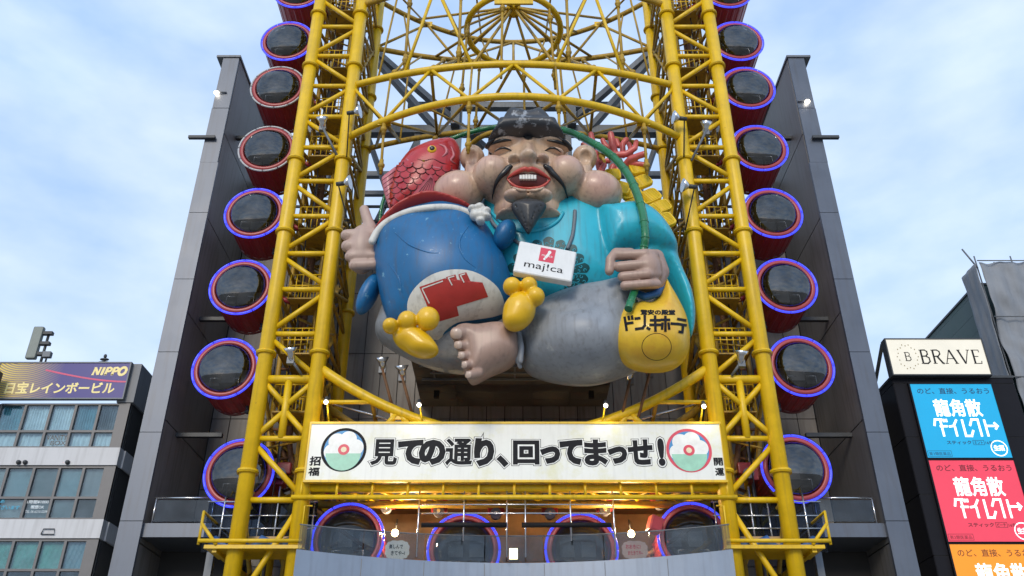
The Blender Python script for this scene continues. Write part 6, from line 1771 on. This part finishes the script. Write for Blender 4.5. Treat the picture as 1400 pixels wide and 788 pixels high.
for (px, py, rot, rx, ry, y) in pl:
    c = P(px, py, y); a, b = rx * S(py, y), ry * V(py, y) * 0.92; cr_, sr_ = math.cos(R(rot)), math.sin(R(rot))
    vs = []; n = 40
    def T(u, v, d): return c + Vector((u * cr_ + v * sr_, d + 0.25 * v, v * cr_ - u * sr_))
    prof = []
    for k in range(n):
        an = 2 * PI * k / n; ca, sa = math.cos(an), math.sin(an)
        prof.append((a * math.copysign(abs(ca) ** 0.45, ca), b * math.copysign(abs(sa) ** 0.45, sa)))
    mb = MB()
    f0 = [T(u, v, 0) for u, v in prof]; f1 = [T(u * 0.93, v * 0.93, -0.05) for u, v in prof]; f2 = [T(u, v, 0.16) for u, v in prof]; f3 = [T(u * 0.85, v * 0.85, -0.05) for u, v in prof]; f4 = [T(u * 0.82, v * 0.82, -0.015) for u, v in prof]
    allv = f2 + f0 + f1 + f3 + f4
    fc = [(i * n + k, i * n + (k + 1) % n, (i + 1) * n + (k + 1) % n, (i + 1) * n + k) for i in range(4) for k in range(n)]
    fc += [list(range(n))[::-1], [4 * n + k for k in range(n)]]
    mb.add(allv, fc)
    o_ = mb.build('plate', M['coin'], gp)
    rb = MB()
    for k in range(8):
        v = b * (-0.7 + 1.4 * k / 7); u = a * 0.76
        rb.tube([T(-u, v, -0.02), T(u, v, -0.035)], 0.034, 6)
    rb.build('ribs', M['coin'], o_)

# ================================================================== YELLOW SACK AND CARD
ys = thing('yellow_sack', 'big yellow sack with black store lettering resting on the grey knee', 'sack', P(885, 490, 28))
def z8(pts): return [(700 + x / 3.581, 320 + y / 3.581) for x, y in pts]
yb_ = Sculpt(0.07)
yb_.pillow(z8([(528, 375), (492, 415), (472, 475), (476, 540), (510, 592), (560, 628), (610, 652), (680, 664), (760, 662), (815, 642), (850, 598), (866, 510), (854, 425), (818, 345), (775, 270), (738, 205), (722, 262), (700, 320), (668, 352), (625, 345), (580, 362)]), 28.1, 1.3, 1.5)
yb_.ell(888, 465, 27.6, 48, 36, 1.0, k=0.5)
ysk = yb_.build('bag', M['sackp'], ys)
by = [bvh(ysk)]
text_decal(by, '驚安の殿堂', z8([(628, 372), (798, 372), (798, 398), (628, 398)]), M['navy'], ys, 0.045)
# blocky store name: drawn strokes
def stroke_decal(lines, w):
    for ln in lines:
        for (x0, y0), (x1, y1) in zip(ln[:-1], ln[1:]):
            dx, dy = x1 - x0, y1 - y0; l = math.hypot(dx, dy); nx_, ny_ = -dy / l * w / 2, dx / l * w / 2
            ex_, ey_ = dx / l * w / 2 * 0.9, dy / l * w / 2 * 0.9
            poly_decal(by, z8([(x0 + nx_ - ex_, y0 + ny_ - ey_), (x1 + nx_ + ex_, y1 + ny_ + ey_), (x1 - nx_ + ex_, y1 - ny_ + ey_), (x0 - nx_ - ex_, y0 - ny_ - ey_)]), 'lettering', M['navy'], ys, 0.018 + random.random() * 0.006, 4)
stroke_decal([[(553, 412), (562, 470)], [(560, 440), (590, 436)], [(572, 408), (574, 418)], [(588, 406), (590, 416)],
              [(606, 416), (624, 414)], [(608, 466), (640, 462), (650, 448), (650, 404)],
              [(664, 462), (672, 466)],
              [(680, 424), (722, 424)], [(678, 446), (726, 446)], [(700, 406), (702, 474)],
              [(732, 422), (768, 422)], [(750, 408), (750, 474)], [(736, 440), (734, 464)], [(765, 440), (768, 464)],
              [(780, 440), (808, 442)],
              [(812, 418), (846, 424)], [(812, 442), (848, 448)], [(836, 450), (832, 482), (818, 480)]], 12.5)
# plain ring below the name
rp_ = []
for k in range(41):
    a = 2 * PI * k / 40; x, y = z8([(708 + 72 * math.cos(a), 553 + 66 * math.sin(a))])[0]; rp_.append((x, y, 0.42))
on_tube(by, rp_, 'ring_mark', M['navy'], ys, 0.0, 5, 2)

cd = thing('name_card', 'white card with red square logo hanging on grey straps on the statue chest', 'card', P(745, 360, 27))
tl, tr2, br2, bl2 = P(710.6, 328.6, 26.75), P(788.8, 344, 26.75), P(781.5, 385, 26.45), P(701, 370.5, 26.45)
w = MB().hexa([tl, tr2, br2, bl2], (0, 0.34, -0.05)).build('card', M['cardp'], cd); bevel(w, 0.09, 3)
qc = [tl, tr2, br2, bl2]
rs = sub(qc, 0.385, 0.46, 0.645, 0.90)
MB().hexa([p + quad_n(qc) * 0.006 for p in rs], -quad_n(qc) * 0.004).build('logo_square', M['ink_red'], cd)
letters('majıca', sub(qc, 0.425, 0.60, 0.61, 0.70), M['wht_ink'], cd, 0.0, 0.014)
f_ = quad_map(rs)
disc_flat(rs, 0.62, 0.74, 0.11, 0.13, M['wht_ink'], cd, 0.010); strokes([[(0.60, 0.66), (0.42, 0.28)]], rs, 0.10, M['wht_ink'], cd, 0.009); disc_flat(rs, 0.37, 0.19, 0.075, 0.085, M['wht_ink'], cd, 0.012)
letters('maj!ca', sub(qc, 0.165, 0.13, 0.83, 0.40), M['navy'], cd, 0.0, 0.008)
for pts in ([(786, 289, 27.9), (785, 305, 27.6), (782, 325, 27.2), (775, 342, 26.9)], [(665, 283, 28.0), (670, 295, 27.7), (680, 312, 27.3), (712, 335, 26.9)]):
    MB().tube([Vector(q) for q in crom([tuple(hit([bs], x, y, 0.05, yy)) for x, y, yy in pts], 5, False)], 0.075, 8).build('strap', M['strapp'], cd)
